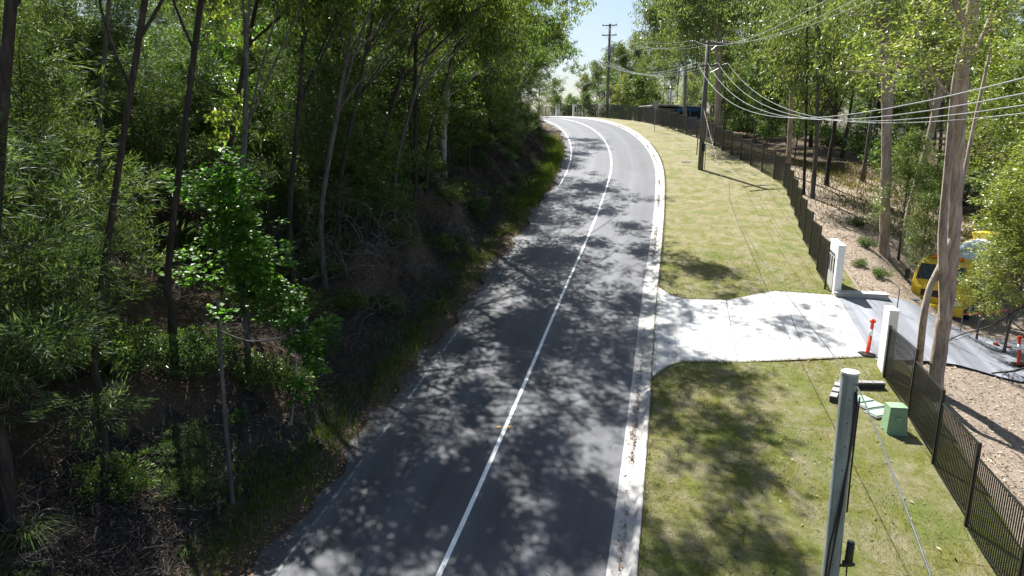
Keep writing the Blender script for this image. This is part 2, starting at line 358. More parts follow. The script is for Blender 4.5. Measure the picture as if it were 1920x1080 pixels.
def ribbon(name, mat, s_arr, tfun, zoff, nt_=2, kind='structure', label=None):
    """sheet along the road; tfun(s) -> array of offsets, zoff(s, t)"""
    s_arr = np.asarray(s_arr, float); Tm = np.stack([np.asarray(tfun(s), float) for s in s_arr]); n, m_ = Tm.shape
    Sm = np.repeat(s_arr[:, None], m_, 1); x, y = P(Sm, Tm)
    z = Hs(Sm, Tm) + zoff(Sm, Tm)
    mb = MB(); i = np.arange(n - 1)[:, None] * m_; j = np.arange(m_ - 1)[None]
    F = np.stack([i + j, i + j + 1, i + m_ + j + 1, i + m_ + j], -1).reshape(-1, 4)
    mb.add(np.stack([x, y, z], -1).reshape(-1, 3), F); mb.uv.append(np.stack([Tm, Sm], -1).reshape(-1, 2))
    o = mb.build(name, mat, smooth=True); tag(o, label, None, None, kind); return o

# terrain sheet
def axis(a, b, fine, lo, hi, n_out):
    core = np.arange(a, b, fine); g1 = np.geomspace(1, abs(lo - a) + 1, n_out)[1:] - 1; g2 = np.geomspace(1, hi - b + 1, n_out)[1:] - 1
    return np.concatenate([(a - g1)[::-1], core, b + g2])
gx = axis(-26, 34, .4, -1500, 1500, 34); gy = axis(2, 92, .45, -600, 2500, 34)
GX, GY = np.meshgrid(gx, gy); gs, gt = ST(GX, GY); GZ = Hs(gs, gt, GX.ravel(), GY.ravel())
under = sstep(gt, -4.3, -3.9) * (1 - sstep(gt, KB - .1, KB + .2)); GZ = GZ - .12 * under - .05 * ((gt > KB) & (gt < tF(gs) + .3)) * (gs > -38) * (gs < 150)
mb = MB(); nx = len(gx); ny = len(gy); ii = np.arange(ny - 1)[:, None] * nx; jj = np.arange(nx - 1)[None]
mb.add(np.stack([GX.ravel(), GY.ravel(), GZ], -1), np.stack([ii + jj, ii + jj + 1, ii + nx + jj + 1, ii + nx + jj], -1).reshape(-1, 4))
gr = mb.build("ground", M['ground'], smooth=True); tag(gr, "leaf-littered forest floor rising beside the road", None, None, 'structure')
gr.data.materials.append(M['bank']); gr.data.materials.append(M['mulch'])
fx = GX[:-1, :-1].ravel() + .2; fy = GY[:-1, :-1].ravel() + .2
fs, ft = gs.reshape(ny, nx)[:-1, :-1].ravel(), gt.reshape(ny, nx)[:-1, :-1].ravel()
jig = rough_noise(fx, fy)
mi = np.zeros(len(fs), np.int32); mi[(ft < -5.2 + jig) & (ft > -8.0 + jig * 2) & (fs < 70)] = 1; mi[(ft > tF(fs) - 1) & (ft < tF(fs) + 13 + jig * 4 + 9 * (fs < 34)) & (fs < 52)] = 2
gr.data.polygons.foreach_set('material_index', mi)

S_ALL = np.arange(-38, 150, .5)
rj = random.Random(2)
edge = {float(s): -W - .50 - .28 * math.sin(s * .9) * math.sin(s * .37 + 1) - .14 * math.sin(s * 3.1) - rj.random() * .12 for s in S_ALL}
ribbon("road", M['asphalt'], S_ALL, lambda s: np.concatenate([[edge[float(s)]], np.linspace(-W - .1, W, 14)]), lambda s, t: .0 * t, label="dark asphalt road climbing and curving left over the crest")
ribbon("centre_line", M['paint'], S_ALL, lambda s: (-.056, .056), lambda s, t: .005 + 0 * t, label="solid white centre line")
ribbon("edge_line", M['paint_worn'], S_ALL[S_ALL < 44], lambda s: (-W - .045, -W + .045), lambda s, t: .005 + 0 * t, label="worn white edge line on the left")
ribbon("edge_line", M['paint'], S_ALL[S_ALL >= 43.5], lambda s: (-W - .055, -W + .055), lambda s, t: .005 + 0 * t, label="white edge line round the far bend")
# kerb: flat channel and low kerb, dropped at the driveway
KT = np.array([W, W + .02, W + .40, W + .44, W + .50, W + .60, W + .62, W + .63]); KZ = np.array([.0, .012, -.012, .0, .11, .125, .11, -.05])
DW0, DW1 = 15.6, 24.2
def kerb_z(s, t):
    drop = sstep(s, DW0 - .7, DW0) * (1 - sstep(s, DW1, DW1 + .7)); z = np.interp(t, KT, KZ); up = np.where(t > W + .42, 1, 0)
    return z - up * drop * np.maximum(z - .02, 0)
ribbon("kerb", M['kerb'], S_ALL, lambda s: KT, kerb_z, label="pale concrete kerb and channel along the right side of the road")
ribbon("lawn", M['lawn'], np.arange(-38, 110, .5), lambda s: np.concatenate([[KB + .005], np.linspace(KB + .3, float(tF(s)) + .1, 16)]), lambda s, t: .085 + .02 * np.sin(s * .8 + t) * (t > KB + 1) - .0 * t, label="patchy green and straw turf verge between kerb and fence")

# driveway slab between road and gate
def st_px(px, py): x, y, z = gp(px, py); s, t = ST(x, y); return float(s[0]), float(t[0])
farE = [st_px(*q) for q in ((1230, 541), (1290, 566), (1361, 568), (1450, 551), (1567, 558))]
nearE = [st_px(*q) for q in ((1213, 716), (1293, 684), (1380, 687), (1500, 682), (1640, 675))]
farE[0] = (farE[0][0], KB); nearE[0] = (nearE[0][0], KB)
def flare(E):
    a, b_ = E[0], E[1]; return [(a[0] + (b_[0] - a[0]) * (1 - (1 - k) ** 2.0), a[1] + (b_[1] - a[1]) * k) for k in (0, .2, .4, .6, .8)] + E[1:]
farE.sort(key=lambda q: q[1]); nearE.sort(key=lambda q: q[1])
farE, nearE = flare(farE), flare(nearE); fs_, ft_ = zip(*farE); ns_, nt2 = zip(*nearE)
tend = (ft_[-1] + nt2[-1]) / 2
def sheet(name, mat, tl, s_near, s_far, z_, label, n=14):
    tl = np.asarray(tl, float); mb = MB(); V = []; U = []
    for t in tl:
        a, b_ = s_near(t), s_far(t); ss = np.linspace(a, b_, n); tt = np.full(n, t)
        z = z_(t) if callable(z_) else z_; x, y = P(ss, tt); V.append(np.stack([x, y, Hs(ss, tt, x, y) + z], -1)); U.append(np.stack([tt, ss], -1))
    i = np.arange(len(tl) - 1)[:, None] * n; j = np.arange(n - 1)[None]
    mb.add(np.concatenate(V), np.stack([i + j, i + n + j, i + n + j + 1, i + j + 1], -1).reshape(-1, 4)); mb.uv.append(np.concatenate(U))
    return tag(mb.build(name, mat, smooth=True), label, None, None, 'structure')
tl = np.unique(np.concatenate([np.linspace(KB, tend, 24), ft_[1:-1], nt2[1:-1]]))
tl = tl[tl <= tend]
sheet("driveway", M['slab'], tl, lambda t: np.interp(t, nt2, ns_), lambda t: np.interp(t, ft_, fs_), .112, "bright flared concrete driveway crossing the verge to the gate")
for tj in (ft_[-3], (ft_[-2] + .3)):
    sheet("driveway_joint", M['joint'], (tj - .012, tj + .012), lambda t: float(np.interp(t, nt2, ns_)) + .02, lambda t: float(np.interp(t, ft_, fs_)) - .02, .117, "saw-cut joint in the driveway slab")
ds_n, ds_f = np.interp(tend, nt2, ns_), np.interp(tend, ft_, fs_)
sheet("private_drive", M['drive_asphalt'], np.linspace(tend, tend + 15, 24), lambda t: ds_n - .3 + (t - tend) * .18, lambda t: ds_f + .2 + min(t - tend, 9) * .03, lambda t: .122 - .06 * float(sstep(t, tend + .8, tend + 4)), "grey asphalt drive beyond the gate pillars")
print('driveway', farE, nearE)

# ------------------------------------------------------------------ foliage and tree builders
def leaves(mb, C, n, rng, cr=.5, ln=.16, wd=.05, mode='droop', sub=6, flat=.7):
    """n leaves round each centre of C, gathered on small twigs"""
    C = np.asarray(C, float).reshape(-1, 3); k = len(C)
    if k == 0: return
    subc = C[:, None] + rng.normal(0, cr, (k, sub, 3)) * (1, 1, flat)
    idx = rng.randint(0, sub, (k, n)); c = subc[np.arange(k)[:, None], idx].reshape(-1, 3) + rng.normal(0, cr * .30, (k * n, 3)) * (1, 1, flat)
    m_ = len(c)
    a = rng.normal(0, 1, (m_, 3))
    if mode == 'droop': a = a * .62 + np.array([0, 0, -1.])
    elif mode == 'up': a = a * .45 + np.array([0, 0, 1.])
    elif mode == 'out':
        a = a * .5 + (c - np.repeat(C, n, 0)) / (cr + .01) * .8 + np.array([0, 0, .15])
    a /= np.linalg.norm(a, axis=1)[:, None]
    b = rng.normal(0, 1, (m_, 3)); 
    if mode == 'flat': a[:, 2] *= .35; a /= np.linalg.norm(a, axis=1)[:, None]; b = np.cross(np.array([0, 0, 1.]) + b * .35, a)
    else: b = np.cross(a, b)
    b /= np.linalg.norm(b, axis=1)[:, None] + 1e-9
    L = (ln * rng.uniform(.65, 1.3, m_))[:, None]; Wd = (wd * rng.uniform(.7, 1.3, m_))[:, None]
    nrm = np.cross(a, b)
    v = np.stack([c, c + a * L * .45 + b * Wd * .5 + nrm * Wd * .12, c + a * L, c + a * L * .45 - b * Wd * .5 + nrm * Wd * .12], 1).reshape(-1, 3)
    mb.add(v, np.arange(m_ * 4).reshape(-1, 4))
def bend(p0, d0, L, n, rng, wig=.12, up=.0):
    pts = [np.array(p0, float)]; d = np.array(d0, float); d /= np.linalg.norm(d)
    for i in range(n):
        d = d + rng.normal(0, wig, 3) + np.array([0, 0, up]); d /= np.linalg.norm(d); pts.append(pts[-1] + d * L / n)
    return np.array(pts), d
def branchy(mb, p0, d0, L, r, rng, lvl, tips, wig=.13, up=.08, kids=3, spread=.7):
    pts, d = bend(p0, d0, L, 5 if lvl else 3, rng, wig, up)
    mb.tube(pts, np.linspace(r, r * .45 if lvl else r * .2, len(pts)), 6 if r > .05 else (4 if r > .02 else 3), cap=False)
    if lvl == 0: tips.append(pts[-1]); tips.append(pts[-2] * .5 + pts[-1] * .5); return
    for i in range(kids):
        f = (i + 1) / kids; k = min(len(pts) - 1, max(1, int(round(f * (len(pts) - 1))))); q = rng.normal(0, 1, 3); q -= q @ d * d; q /= np.linalg.norm(q) + 1e-9
        dd = d * (1 - .25 * spread) + q * spread; branchy(mb, pts[k], dd, L * rng.uniform(.45, .65), r * .5, rng, lvl - 1, tips, wig, up, kids, spread)
def trunk_path(H_, rng, lean=(0, 0), wig=.05, n=9):
    f = np.linspace(0, 1, n); ph = rng.uniform(0, 6.28, 4)
    x = lean[0] * f ** 1.4 + wig * H_ * .25 * (np.sin(f * 4 + ph[0]) - math.sin(ph[0])) * f ** .5
    y = lean[1] * f ** 1.4 + wig * H_ * .25 * (np.sin(f * 4.7 + ph[1]) - math.sin(ph[1])) * f ** .5
    return np.stack([x, y, f * H_ - .25], -1)
def make_tree(seed, H_=18, r=.2, clear=.5, nl=9, limb=3.2, lvl=2, lean=(0, 0), wig=.05, leaf=('droop', 220, .55, .17, .05), lmat='leaf_gum', bmat='bark_pale', up=.12, sub=6, angle=.9, dead=0):
    rng = np.random.RandomState(seed); tb = MB(); tips = []
    p = trunk_path(H_, rng, lean, wig); rad = r * (1 - np.linspace(0, 1, len(p)) * .78); rad[0] *= 1.35
    tb.tube(p, rad, 9)
    fz = np.linspace(0, 1, len(p))
    for i in range(nl):
        f = clear + (1 - clear) * ((i + .5) / nl); b0 = np.array([np.interp(f, fz, p[:, k]) for k in range(3)])
        az = i * 2.4 + rng.uniform(-.5, .5); el = rng.uniform(.5, 1.0); d = np.array([math.cos(az) * angle, math.sin(az) * angle, el])
        branchy(tb, b0, d, limb * (1.15 - .6 * (f - clear) / (1 - clear + 1e-6)) * rng.uniform(.75, 1.2), np.interp(f, fz, rad) * .5, rng, lvl, tips, .14, up)
    for i in range(dead):
        f = rng.uniform(.15, clear); b0 = np.array([np.interp(f, fz, p[:, k]) for k in range(3)]); az = rng.uniform(0, 6.28)
        branchy(tb, b0, (math.cos(az), math.sin(az), rng.uniform(-.1, .5)), rng.uniform(.6, 1.8), r * .14, rng, 1, [], .2, 0)
    branchy(tb, p[-1], (rng.uniform(-.2, .2), rng.uniform(-.2, .2), 1), limb * .5, rad[-1], rng, lvl, tips, .14, up)
    cb = MB(); mode, n, cr, ln, wd = leaf; leaves(cb, tips, n, rng, cr, ln, wd, mode, sub)
    return tb.mesh("trunk", M[bmat], True), cb.mesh("crown", M[lmat])
def zone(x, y, z):
    px, py = px_of(x, y, z + 1)
    if px > 1180:
        a = 'beyond the mulch slope' if px < 1700 and y < 62 else 'behind the stepped fence' if px < 1480 else 'behind the truck' if y < 55 else 'far back at the right edge' if px > 1750 else 'far behind the pink gum'
        return a + (', near the crest' if y > 80 else '')
    h_ = 'nearest' if y < 16 else 'low down' if y < 26 else 'midway' if y < 42 else 'high up' if y < 66 else 'near the crest'
    w_ = 'at the left edge' if px < 170 else 'left of the bright broadleaf tree' if px < 380 else 'around the bright broadleaf tree' if px < 560 else 'around the forking gum' if px < 720 else 'around the white gum' if px < 900 else 'close to the road'
    return h_ + ' ' + w_
def put_tree(protos, x, y, rz, s, label, group, cat='tree', name='gum_tree', z=None, tilt=(0, 0)):
    tm, cm = protos
    o = empty(name, (x, y, (h1(x, y) if z is None else z) - .05), rz); o.scale = (s, s, s); o.rotation_euler = (tilt[0], tilt[1], rz)
    for nm, me in (('trunk', tm), ('crown', cm)):
        c = bpy.data.objects.new(nm, me); col.objects.link(c); c.parent = o
    if '%' in label: label = label.replace('%', zone(*o.location))
    return tag(o, label, cat, group)

T_PALE = [make_tree(10 + i, 19, .16, .48, 10, 3.4, 2, wig=.05, leaf=('droop', 62, .36, .23, .075), bmat=('bark_pale', 'bark_pink', 'bark_grey')[i % 3]) for i in range(3)]
T_DARK = [make_tree(20 + i, 16, .105, .34, 12, 2.5, 2, wig=.07, leaf=('droop', 62, .36, .20, .065), bmat='bark_dark' if i < 2 else 'bark_grey', dead=5) for i in range(3)]
T_FINE = [make_tree(30 + i, 7.5, .055, .10, 22, 2.1, 1, wig=.06, leaf=('out', 230, .34, .20, .024), lmat='leaf_fine', bmat='bark_dark', up=.04, sub=9) for i in range(3)]
T_UNDER = [make_tree(40 + i, 5.0, .04, .1, 18, 1.8, 1, wig=.08, leaf=('out', 80, .30, .17, .065), lmat='leaf_under', bmat='bark_grey', sub=6) for i in range(3)]
T_FAR = [make_tree(50 + i, 15, .17, .35, 12, 3.6, 2, wig=.07, leaf=('droop', 64, .48, .26, .09), lmat='leaf_gum_far', bmat='bark_grey', sub=5) for i in range(3)]
T_YEL = [make_tree(60 + i, 10, .12, .2, 16, 2.8, 2, wig=.09, leaf=('flat', 58, .40, .19, .065), lmat='leaf_yellow', bmat='bark_grey', sub=5, angle=1.1) for i in range(2)]
def bush_mesh(seed, Rr, Hh, n, mode, ln, wd, lmat, k=40):
    rng = np.random.RandomState(seed); tb = MB(); C = []
    for i in range(k):
        az = rng.uniform(0, 6.28); rr = Rr * rng.uniform(.1, 1) ** .6; top = np.array([math.cos(az) * rr, math.sin(az) * rr, Hh * rng.uniform(.35, 1) * (1 - .4 * rr / Rr)])
        pts = np.array([[0, 0, -.1], top * .5 + (0, 0, Hh * .1), top]); tb.tube(pts, [.018, .012, .005], 3, cap=False); C.append(top); C.append(top * .75 + (0, 0, .1))
    cb = MB(); leaves(cb, C, n, rng, Rr * .17, ln, wd, mode, 5)
    return tb.mesh("stem", M['bark_grey'], True), cb.mesh("foliage", M[lmat])
B_BUSH = [bush_mesh(70 + i, 1.2, 1.7, 45, 'out', .13, .05, 'leaf_under') for i in range(2)]
B_FINE = [bush_mesh(80 + i, 1.3, 2.2, 70, 'out', .20, .02, 'leaf_fine') for i in range(2)]
def twig_mesh(seed, Rr, n=22, lvl=2):
    rng = np.random.RandomState(seed); tb = MB()
    for i in range(n):
        az = rng.uniform(0, 6.28); branchy(tb, (rng.normal(0, .15), rng.normal(0, .15), 0), (math.cos(az), math.sin(az), rng.uniform(.1, 1.1)), Rr * rng.uniform(.6, 1.1), .02, rng, lvl, [], .3, -.02, 4, 1.0)
    return tb.mesh("dead_branches", M['twig'])
B_TWIG = [twig_mesh(90 + i, 1.7) for i in range(2)]
def tussock_mesh(seed, n, L, Rr, mat='grass', wd=.012):
    rng = np.random.RandomState(seed); mb = MB(); az = rng.uniform(0, 6.28, n); out = rng.uniform(.1, 1, n) ** .7
    b0 = np.stack([np.cos(az) * .08 * out, np.sin(az) * .08 * out, 0 * az - .03], -1); Ln = L * rng.uniform(.6, 1.1, n)
    dr = np.stack([np.cos(az), np.sin(az), 0 * az], -1); side = np.stack([-np.sin(az), np.cos(az), 0 * az], -1) * wd
    m1 = b0 + dr * (Ln * out * .4)[:, None] + np.array([0, 0, 1]) * (Ln * .6)[:, None]; e = b0 + dr * (Ln * out * .95)[:, None] + np.array([0, 0, 1]) * (Ln * (.75 - .5 * out))[:, None]
    V = np.stack([b0 - side, b0 + side, m1 + side * .8, m1 - side * .8, e], 1).reshape(-1, 3); k = np.arange(n)[:, None] * 5
    return mb.add(V, k + np.array([[0, 1, 2, 3]]), k + np.array([[3, 2, 4]])).mesh("grass_tussock", M[mat])
G_TUS = [tussock_mesh(1, 170, .75, .3), tussock_mesh(2, 110, .5, .2)]

def px_of(x, y, z):
    zc = y * COSP - (z - CZ) * SINP; yc = y * SINP + (z - CZ) * COSP
    return 960 + FPX * x / zc, 540 - FPX * yc / zc

# ------------------------------------------------------------------ left forest
rng = np.random.RandomState(11)
placed = []
def free(x, y, d):
    for a, b_ in placed:
        if (a - x) ** 2 + (b_ - y) ** 2 < d * d: return False
    placed.append((x, y)); return True
def scatter(n, s0, s1, t0, t1, dmin, fn, tries=40, power=1.0):
    k = 0
    for _ in range(n * tries):
        s = rng.uniform(s0, s1); t = t0 + (t1 - t0) * rng.uniform(0, 1) ** power; x, y = P(s, t); x, y = float(x), float(y)
        if y < 3 or abs(x) > y * .95 + 9: continue
        if not free(x, y, dmin): continue
        fn(x, y, s, t); k += 1
        if k >= n: break
    return k
SUNNY = [((-9.5, 21.5), 5), ((-7.5, 21), 4), ((-11, 34), 6.), ((-8.5, 30), 8), ((-9, 40), 6), ((-14, 36), 5), ((-12, 17), 1), ((-15, 25), 1), ((-20, 30), 3), ((-7, 48), 5), ((-6.8, 34), 2.5), ((-14, 46), 6)]
def blocks_sun(x, y, ht=15.):
    for (a, b_), zz in SUNNY:
        g0 = h1(a, b_) + zz
        for hh in (7, 10, 13, 16):
            L = (h1(x, y) + hh - g0) / sd[2]
            if L > 0 and (a + sd[0] * L - x) ** 2 + (b_ + sd[1] * L - y) ** 2 < 2.6 ** 2: return True
    return False
def tall_left(x, y, s, t):
    if 960 + FPX * x / y > 1010: return
    if blocks_sun(x, y): return
    k = rng.randint(3); dark = rng.rand() < .62
    sc_ = rng.uniform(.8, 1.15); 
    put_tree((T_DARK if dark else T_PALE)[k], x, y, rng.uniform(0, 6.28), sc_,
             "slender dark gum of the left wood %" if dark else "tall pale gum of the left wood %",
             "dark-trunked gums of the left wood" if dark else "pale-trunked gums of the left wood", 'tree', 'gum_tree', tilt=(rng.normal(0, .04), rng.normal(0, .04)))
scatter(38, 2, 95, -10.5, -42, 3.5, tall_left, power=1.1)
def screens(x, y, s):
    px, py = px_of(x, y, h1(x, y) + 2); return 330 < px < 660 and y < 21.5 or blocks_sun(x, y) and y < 25
def fine_left(x, y, s, t):
    if screens(x, y, s): return
    put_tree(T_FINE[rng.randint(3)], x, y, rng.uniform(0, 6.28), rng.uniform(.65, 1.25), "feathery she-oak of the left wood %", "she-oak saplings of the left wood", 'tree', 'she_oak', tilt=(rng.normal(0, .08), rng.normal(0, .08)))
scatter(80, 0, 92, -7.8, -36, 1.7, fine_left, power=1.1)
def under_left(x, y, s, t):
    if screens(x, y, s): return
    put_tree(T_UNDER[rng.randint(3)], x, y, rng.uniform(0, 6.28), rng.uniform(.6, 1.3), "leafy young tree of the left wood %", "leafy young trees of the left wood", 'tree', 'young_tree', tilt=(rng.normal(0, .08), rng.normal(0, .08)))
scatter(105, 0, 92, -7.6, -36, 1.5, under_left, power=1.1)
def bush(protos, x, y, s, label, group, name='shrub', cat='shrub'):
    return put_tree(protos, x, y, rng.uniform(0, 6.28), s, label, group, cat, name)
def bush_left(x, y, s, t):
    if rng.rand() < .75: bush(B_BUSH[rng.randint(2)], x, y, rng.uniform(.5, 1.2), "low leafy shrub on the left %", "leafy shrubs of the left wood")
    else: bush(B_FINE[rng.randint(2)], x, y, rng.uniform(.5, 1.2), "low feathery shrub on the left %", "feathery shrubs of the left wood")
scatter(150, 0, 80, -7.4, -30, .9, bush_left, power=1.2)

# far tree line beyond the crest and behind the left wood
def far_tree(x, y, s_, label, group): put_tree(T_FAR[rng.randint(3)], x, y, rng.uniform(0, 6.28), s_, label, group)
for i in range(16):
    x = -75 + i * 5.1 + rng.uniform(-1, 1); y = rng.uniform(82, 115)
    px = 960 + FPX * x / y
    if 985 < px: continue
    far_tree(x, y, rng.uniform(.8, 1.15), "gum at the wood's back %", "gums at the back of the left wood")
for (px, Y, h_) in ((1095, 118, .5), (1116, 118, .62), (1142, 128, .85), (1165, 118, .78), (1190, 124, .88), (1212, 116, .84), (1240, 112, .84), (1268, 98, .82), (1040, 126, .5), (1066, 135, .42), (1010, 122, .8), (1294, 94, 1.0)):
    x = (px - 960) / FPX * Y * COSP; far_tree(x, Y, h_, "pale open-crowned gum against the sky beyond the crest", "gums beyond the crest")
for i in range(16):
    X = 7 + i * 1.35 + rng.uniform(-.4, .4); Y = rng.uniform(103, 112)
    put_tree(T_UNDER[rng.randint(3)], X, Y, i, rng.uniform(.35, .75), "low green bush beyond the dark fence at the crest", 'bushes beyond the crest fence', 'shrub', 'shrub')
# ------------------------------------------------------------------ fences
def run(pts, step):
    P_ = [np.array(q[:2], float) for q in pts]; out = [P_[0]]; i = 0; cur = P_[0]
    while i < len(P_) - 1:
        d = np.linalg.norm(P_[i + 1] - cur)
        if d < step - 1e-6:
            # walk to next leg
            rem = step - d; i += 1; 
            if i >= len(P_) - 1: break
            q = P_[i]; dd = P_[i + 1] - q; L = np.linalg.norm(dd)
            if rem > L: cur = q; continue
            cur = q + dd / L * rem; out.append(cur)
        else:
            dd = P_[i + 1] - cur; cur = cur + dd / d * step; out.append(cur)
    return out
def fence(pts, label, step=2.4, hp=1.7, detail=True, gap=.086, group=None):
    q = run(pts, step); x0, y0 = q[0]; z0 = h1(x0, y0); root = empty('metal_fence', (x0, y0, z0)); tag(root, label, 'fence', group)
    z = [h1(a, b) for a, b in q]
    prev_top = None
    for i in range(len(q) - 1):
        a, b_ = q[i], q[i + 1]; d = b_ - a; L = float(np.linalg.norm(d)); d /= L; rz = math.atan2(d[1], d[0]); zb = max(z[i], z[i + 1]) + .06
        mb = MB(); c = (a + b_) / 2 - (x0, y0); nb = int(L / gap)
        for zz in (zb + .02, zb + hp - .02): mb.box((c[0], c[1], zz - z0), (L - .05, .03, .04), rz)
        for k in range(1, nb):
            p = a + d * L * k / nb - (x0, y0); mb.box((p[0], p[1], zb + hp / 2 - z0), (.021, .020, hp - .08), rz)
        mb.build('panel', M['fence'], root)
        top = zb + hp; 
        pt_ = max(top, prev_top if prev_top else top) + .02; prev_top = top
        pm = MB(); pb = z[i] - .1; pm.box((a[0] - x0, a[1] - y0, (pt_ + pb) / 2 - z0), (.075, .075, pt_ - pb), rz); pm.build('post', M['fence'], root)
    a = q[-1]; pm = MB(); pt_ = prev_top + .02; pm.box((a[0] - x0, a[1] - y0, (pt_ + z[-1] - .1) / 2 - z0), (.055, .055, pt_ - z[-1] + .1)); pm.build('post', M['fence'], root)
    return root
nearp = [gp(*q)[:2] for q in ((1657, 712), (1690, 765), (1737, 855), (1790, 960), (1857, 1079))]
d = np.array(nearp[-1]) - np.array(nearp[-2]); d /= np.linalg.norm(d); nearp.append(tuple(np.array(nearp[-1]) + d * 12))
fence(nearp, "near black metal bar fence running from the right gate pillar down past the green box")
farp = [gp(*q)[:2] for q in ((1546, 546), (1530, 507), (1512, 470), (1500, 437), (1490, 407), (1480, 380), (1472, 356), (1458, 343), (1440, 332), (1416, 319), (1396, 307), (1377, 296), (1360, 287), (1344, 277), (1327, 270), (1310, 262), (1287, 254), (1262, 245), (1222, 234))]
s_, t_ = ST(*farp[-1]); e = [tuple(map(float, P(s_[0] + k * 4, float(t_[0]) - k * .15))) for k in range(1, 9)]
fence(farp + e, "long stepped black metal fence climbing from the left gate pillar to the crest")

# ------------------------------------------------------------------ gate pillars, plinth
def pillar(px, py, L, slots, label):
    x, y, z = gp(px, py); s, t = ST(x, y); hd = float(np.interp(s[0], sg, _h)) + R(1.5)
    root = empty('gate_pillar', (x, y, z - .05), -hd); tag(root, label, 'gate pillar', 'white rendered gate pillars')
    hh = 2.2; th = .27
    # local y runs along the fence; the near corner of the road face is the origin
    if slots:
        mb = MB(); zs = (.95, 1.62); ys = [.42, .66, .90, 1.14, 1.38, 1.62]
        mb.box((th / 2, L / 2, (hh + zs[1]) / 2), (th, L, hh - zs[1])); mb.box((th / 2, L / 2, zs[0] / 2), (th, L, zs[0]))
        edges = [0] + ys + [L]
        for a, b_ in zip(edges[0::2], edges[1::2]): mb.box((th / 2, (a + b_) / 2, sum(zs) / 2), (th, b_ - a, zs[1] - zs[0]))
        mb.build('wall', M['white'], root)
        for a in ys[0::2]: MB().box((th * .5 - .0, a + .12, sum(zs) / 2), (th - .016, .238, zs[1] - zs[0])).build('slot', M['dark'], root)
    else: MB().box((th / 2, L / 2, hh / 2), (th, L, hh)).build('wall', M['white'], root, bevel=.01)
    MB().box((th / 2, L / 2, hh + .012), (th + .02, L + .02, .03)).build('cap', M['white'], root)
pillar(1562, 559, 1.9, True, "long white gate pillar with three dark upright slots at the far side of the driveway")
pillar(1653, 706, .65, False, "short plain white gate pillar at the near side of the driveway where the near fence starts")
x, y, z = gp(1596, 562); pl = empty('concrete_plinth', (x, y, z), R(-12)); tag(pl, "low white concrete plinth behind the slotted gate pillar", 'plinth')
MB().box((.35, .1, .12), (2.0, .45, .28)).build('block', M['kerb'], pl, bevel=.02)
MB().box((.35, .1, .275), (2.04, .5, .03)).build('cap', M['slab'], pl)
a = gp(1622, 566); b_ = gp(1722, 568); mb = MB(); mb.tube([(a[0], a[1], a[2] + .12), (b_[0], b_[1], b_[2] + .1)], .05, 8); tag(mb.build('steel_rail', M['steel']), "pale rail lying on the drive between the plinth and the truck", 'rail')
x, y, z = gp(1680, 590); mb = MB(); mb.cyl((0, 0, -.1), (.02, 0, 1.0), .02, .02, 6); o = mb.build('stake', M['timber']); o.location = (x, y, z); tag(o, "thin grey stake standing on the drive behind the right gate pillar", 'stake')

# ------------------------------------------------------------------ bollards
def bollard(px, py, label, sc_=1.0, tilt=.06):
    x, y, z = gp(px, py); r_ = empty('bollard', (x, y, z + .06), .2); r_.rotation_euler[1] = tilt; r_.scale = (sc_,) * 3; tag(r_, label, 'bollard', 'orange-red temporary bollards')
    mb = MB(); mb.tube([(0, 0, 0), (0, 0, .06), (0, 0, .075)], [.30, .28, .14], 6); mb.build('base', M['black'], r_)
    mb = MB(); mb.tube([(0, 0, .06), (0, 0, .1), (0, 0, .62)], [.075, .062, .052], 14); mb.tube([(0, 0, .83), (0, 0, 1.03), (0, 0, 1.04)], [.049, .046, .07], 14); mb.build('body', M['red'], r_, True)
    MB().tube([(0, 0, .62), (0, 0, .83)], [.054, .051], 14).build('reflective_band', M['reflect'], r_, True)
    mb = MB(); mb.box((0, 0, 1.075), (.20, .05, .07)); mb.box((0, 0, 1.12), (.08, .05, .05)); mb.build('handle', M['red'], r_, bevel=.012)
bollard(1625, 671, "orange-red bollard with a white band standing at the near gate corner of the driveway", 1.1)
bollard(1909, 690, "orange-red bollard leaning beside the drive at the right edge behind the branches", 1.0, -.15)

# ------------------------------------------------------------------ green electricity box, lids, block edging
x, y, z = gp(1674, 816); gb = empty('electrical_box', (x, y, z), R(-8)); gb.scale = (.88, .88, .80); tag(gb, "mint green tapered electrical box on the turf beside the near fence", 'utility box')
mb = MB(); mb.box((0, 0, .52), (.62, .55, 1.0), taper=.80); mb.build('body', M['green_box'], gb, bevel=.02)
mb = MB(); mb.box((0, 0, 1.02), (.52, .47, .035), taper=.96); mb.build('lid', M['green_box'], gb, bevel=.01)
mb = MB(); mb.box((0, 0, .04), (.68, .61, .09)); mb.build('base', M['green_box'], gb, bevel=.01)
MB().box((0, -.272, .62), (.14, .015, .16)).build('name_plate', M['green_lid'], gb)
for px, py, lab in ((1612, 756, "pale green pit lid nearest the block edging"), (1632, 768, "pale green pit lid in the middle of the three on the turf"), (1648, 781, "pale green pit lid nearest the green electrical box")):
    x, y, z = gp(px, py); o = empty('pit_lid', (x, y, z + .09), R(18)); tag(o, lab, 'pit lid', 'pale green pit lids')
    MB().box((0, 0, .03), (.62, .40, .06)).build('lid', M['green_lid'], o, bevel=.008); MB().box((0, 0, -.0), (.70, .48, .05)).build('frame', M['block'], o)
cr = [np.array(gp(*q)) for q in ((1656, 733), (1571, 732), (1560, 762))]
ed = empty('block_edging', tuple(cr[1])); tag(ed, "low charcoal and grey block edging stepped around the pit lids", 'retaining edge')
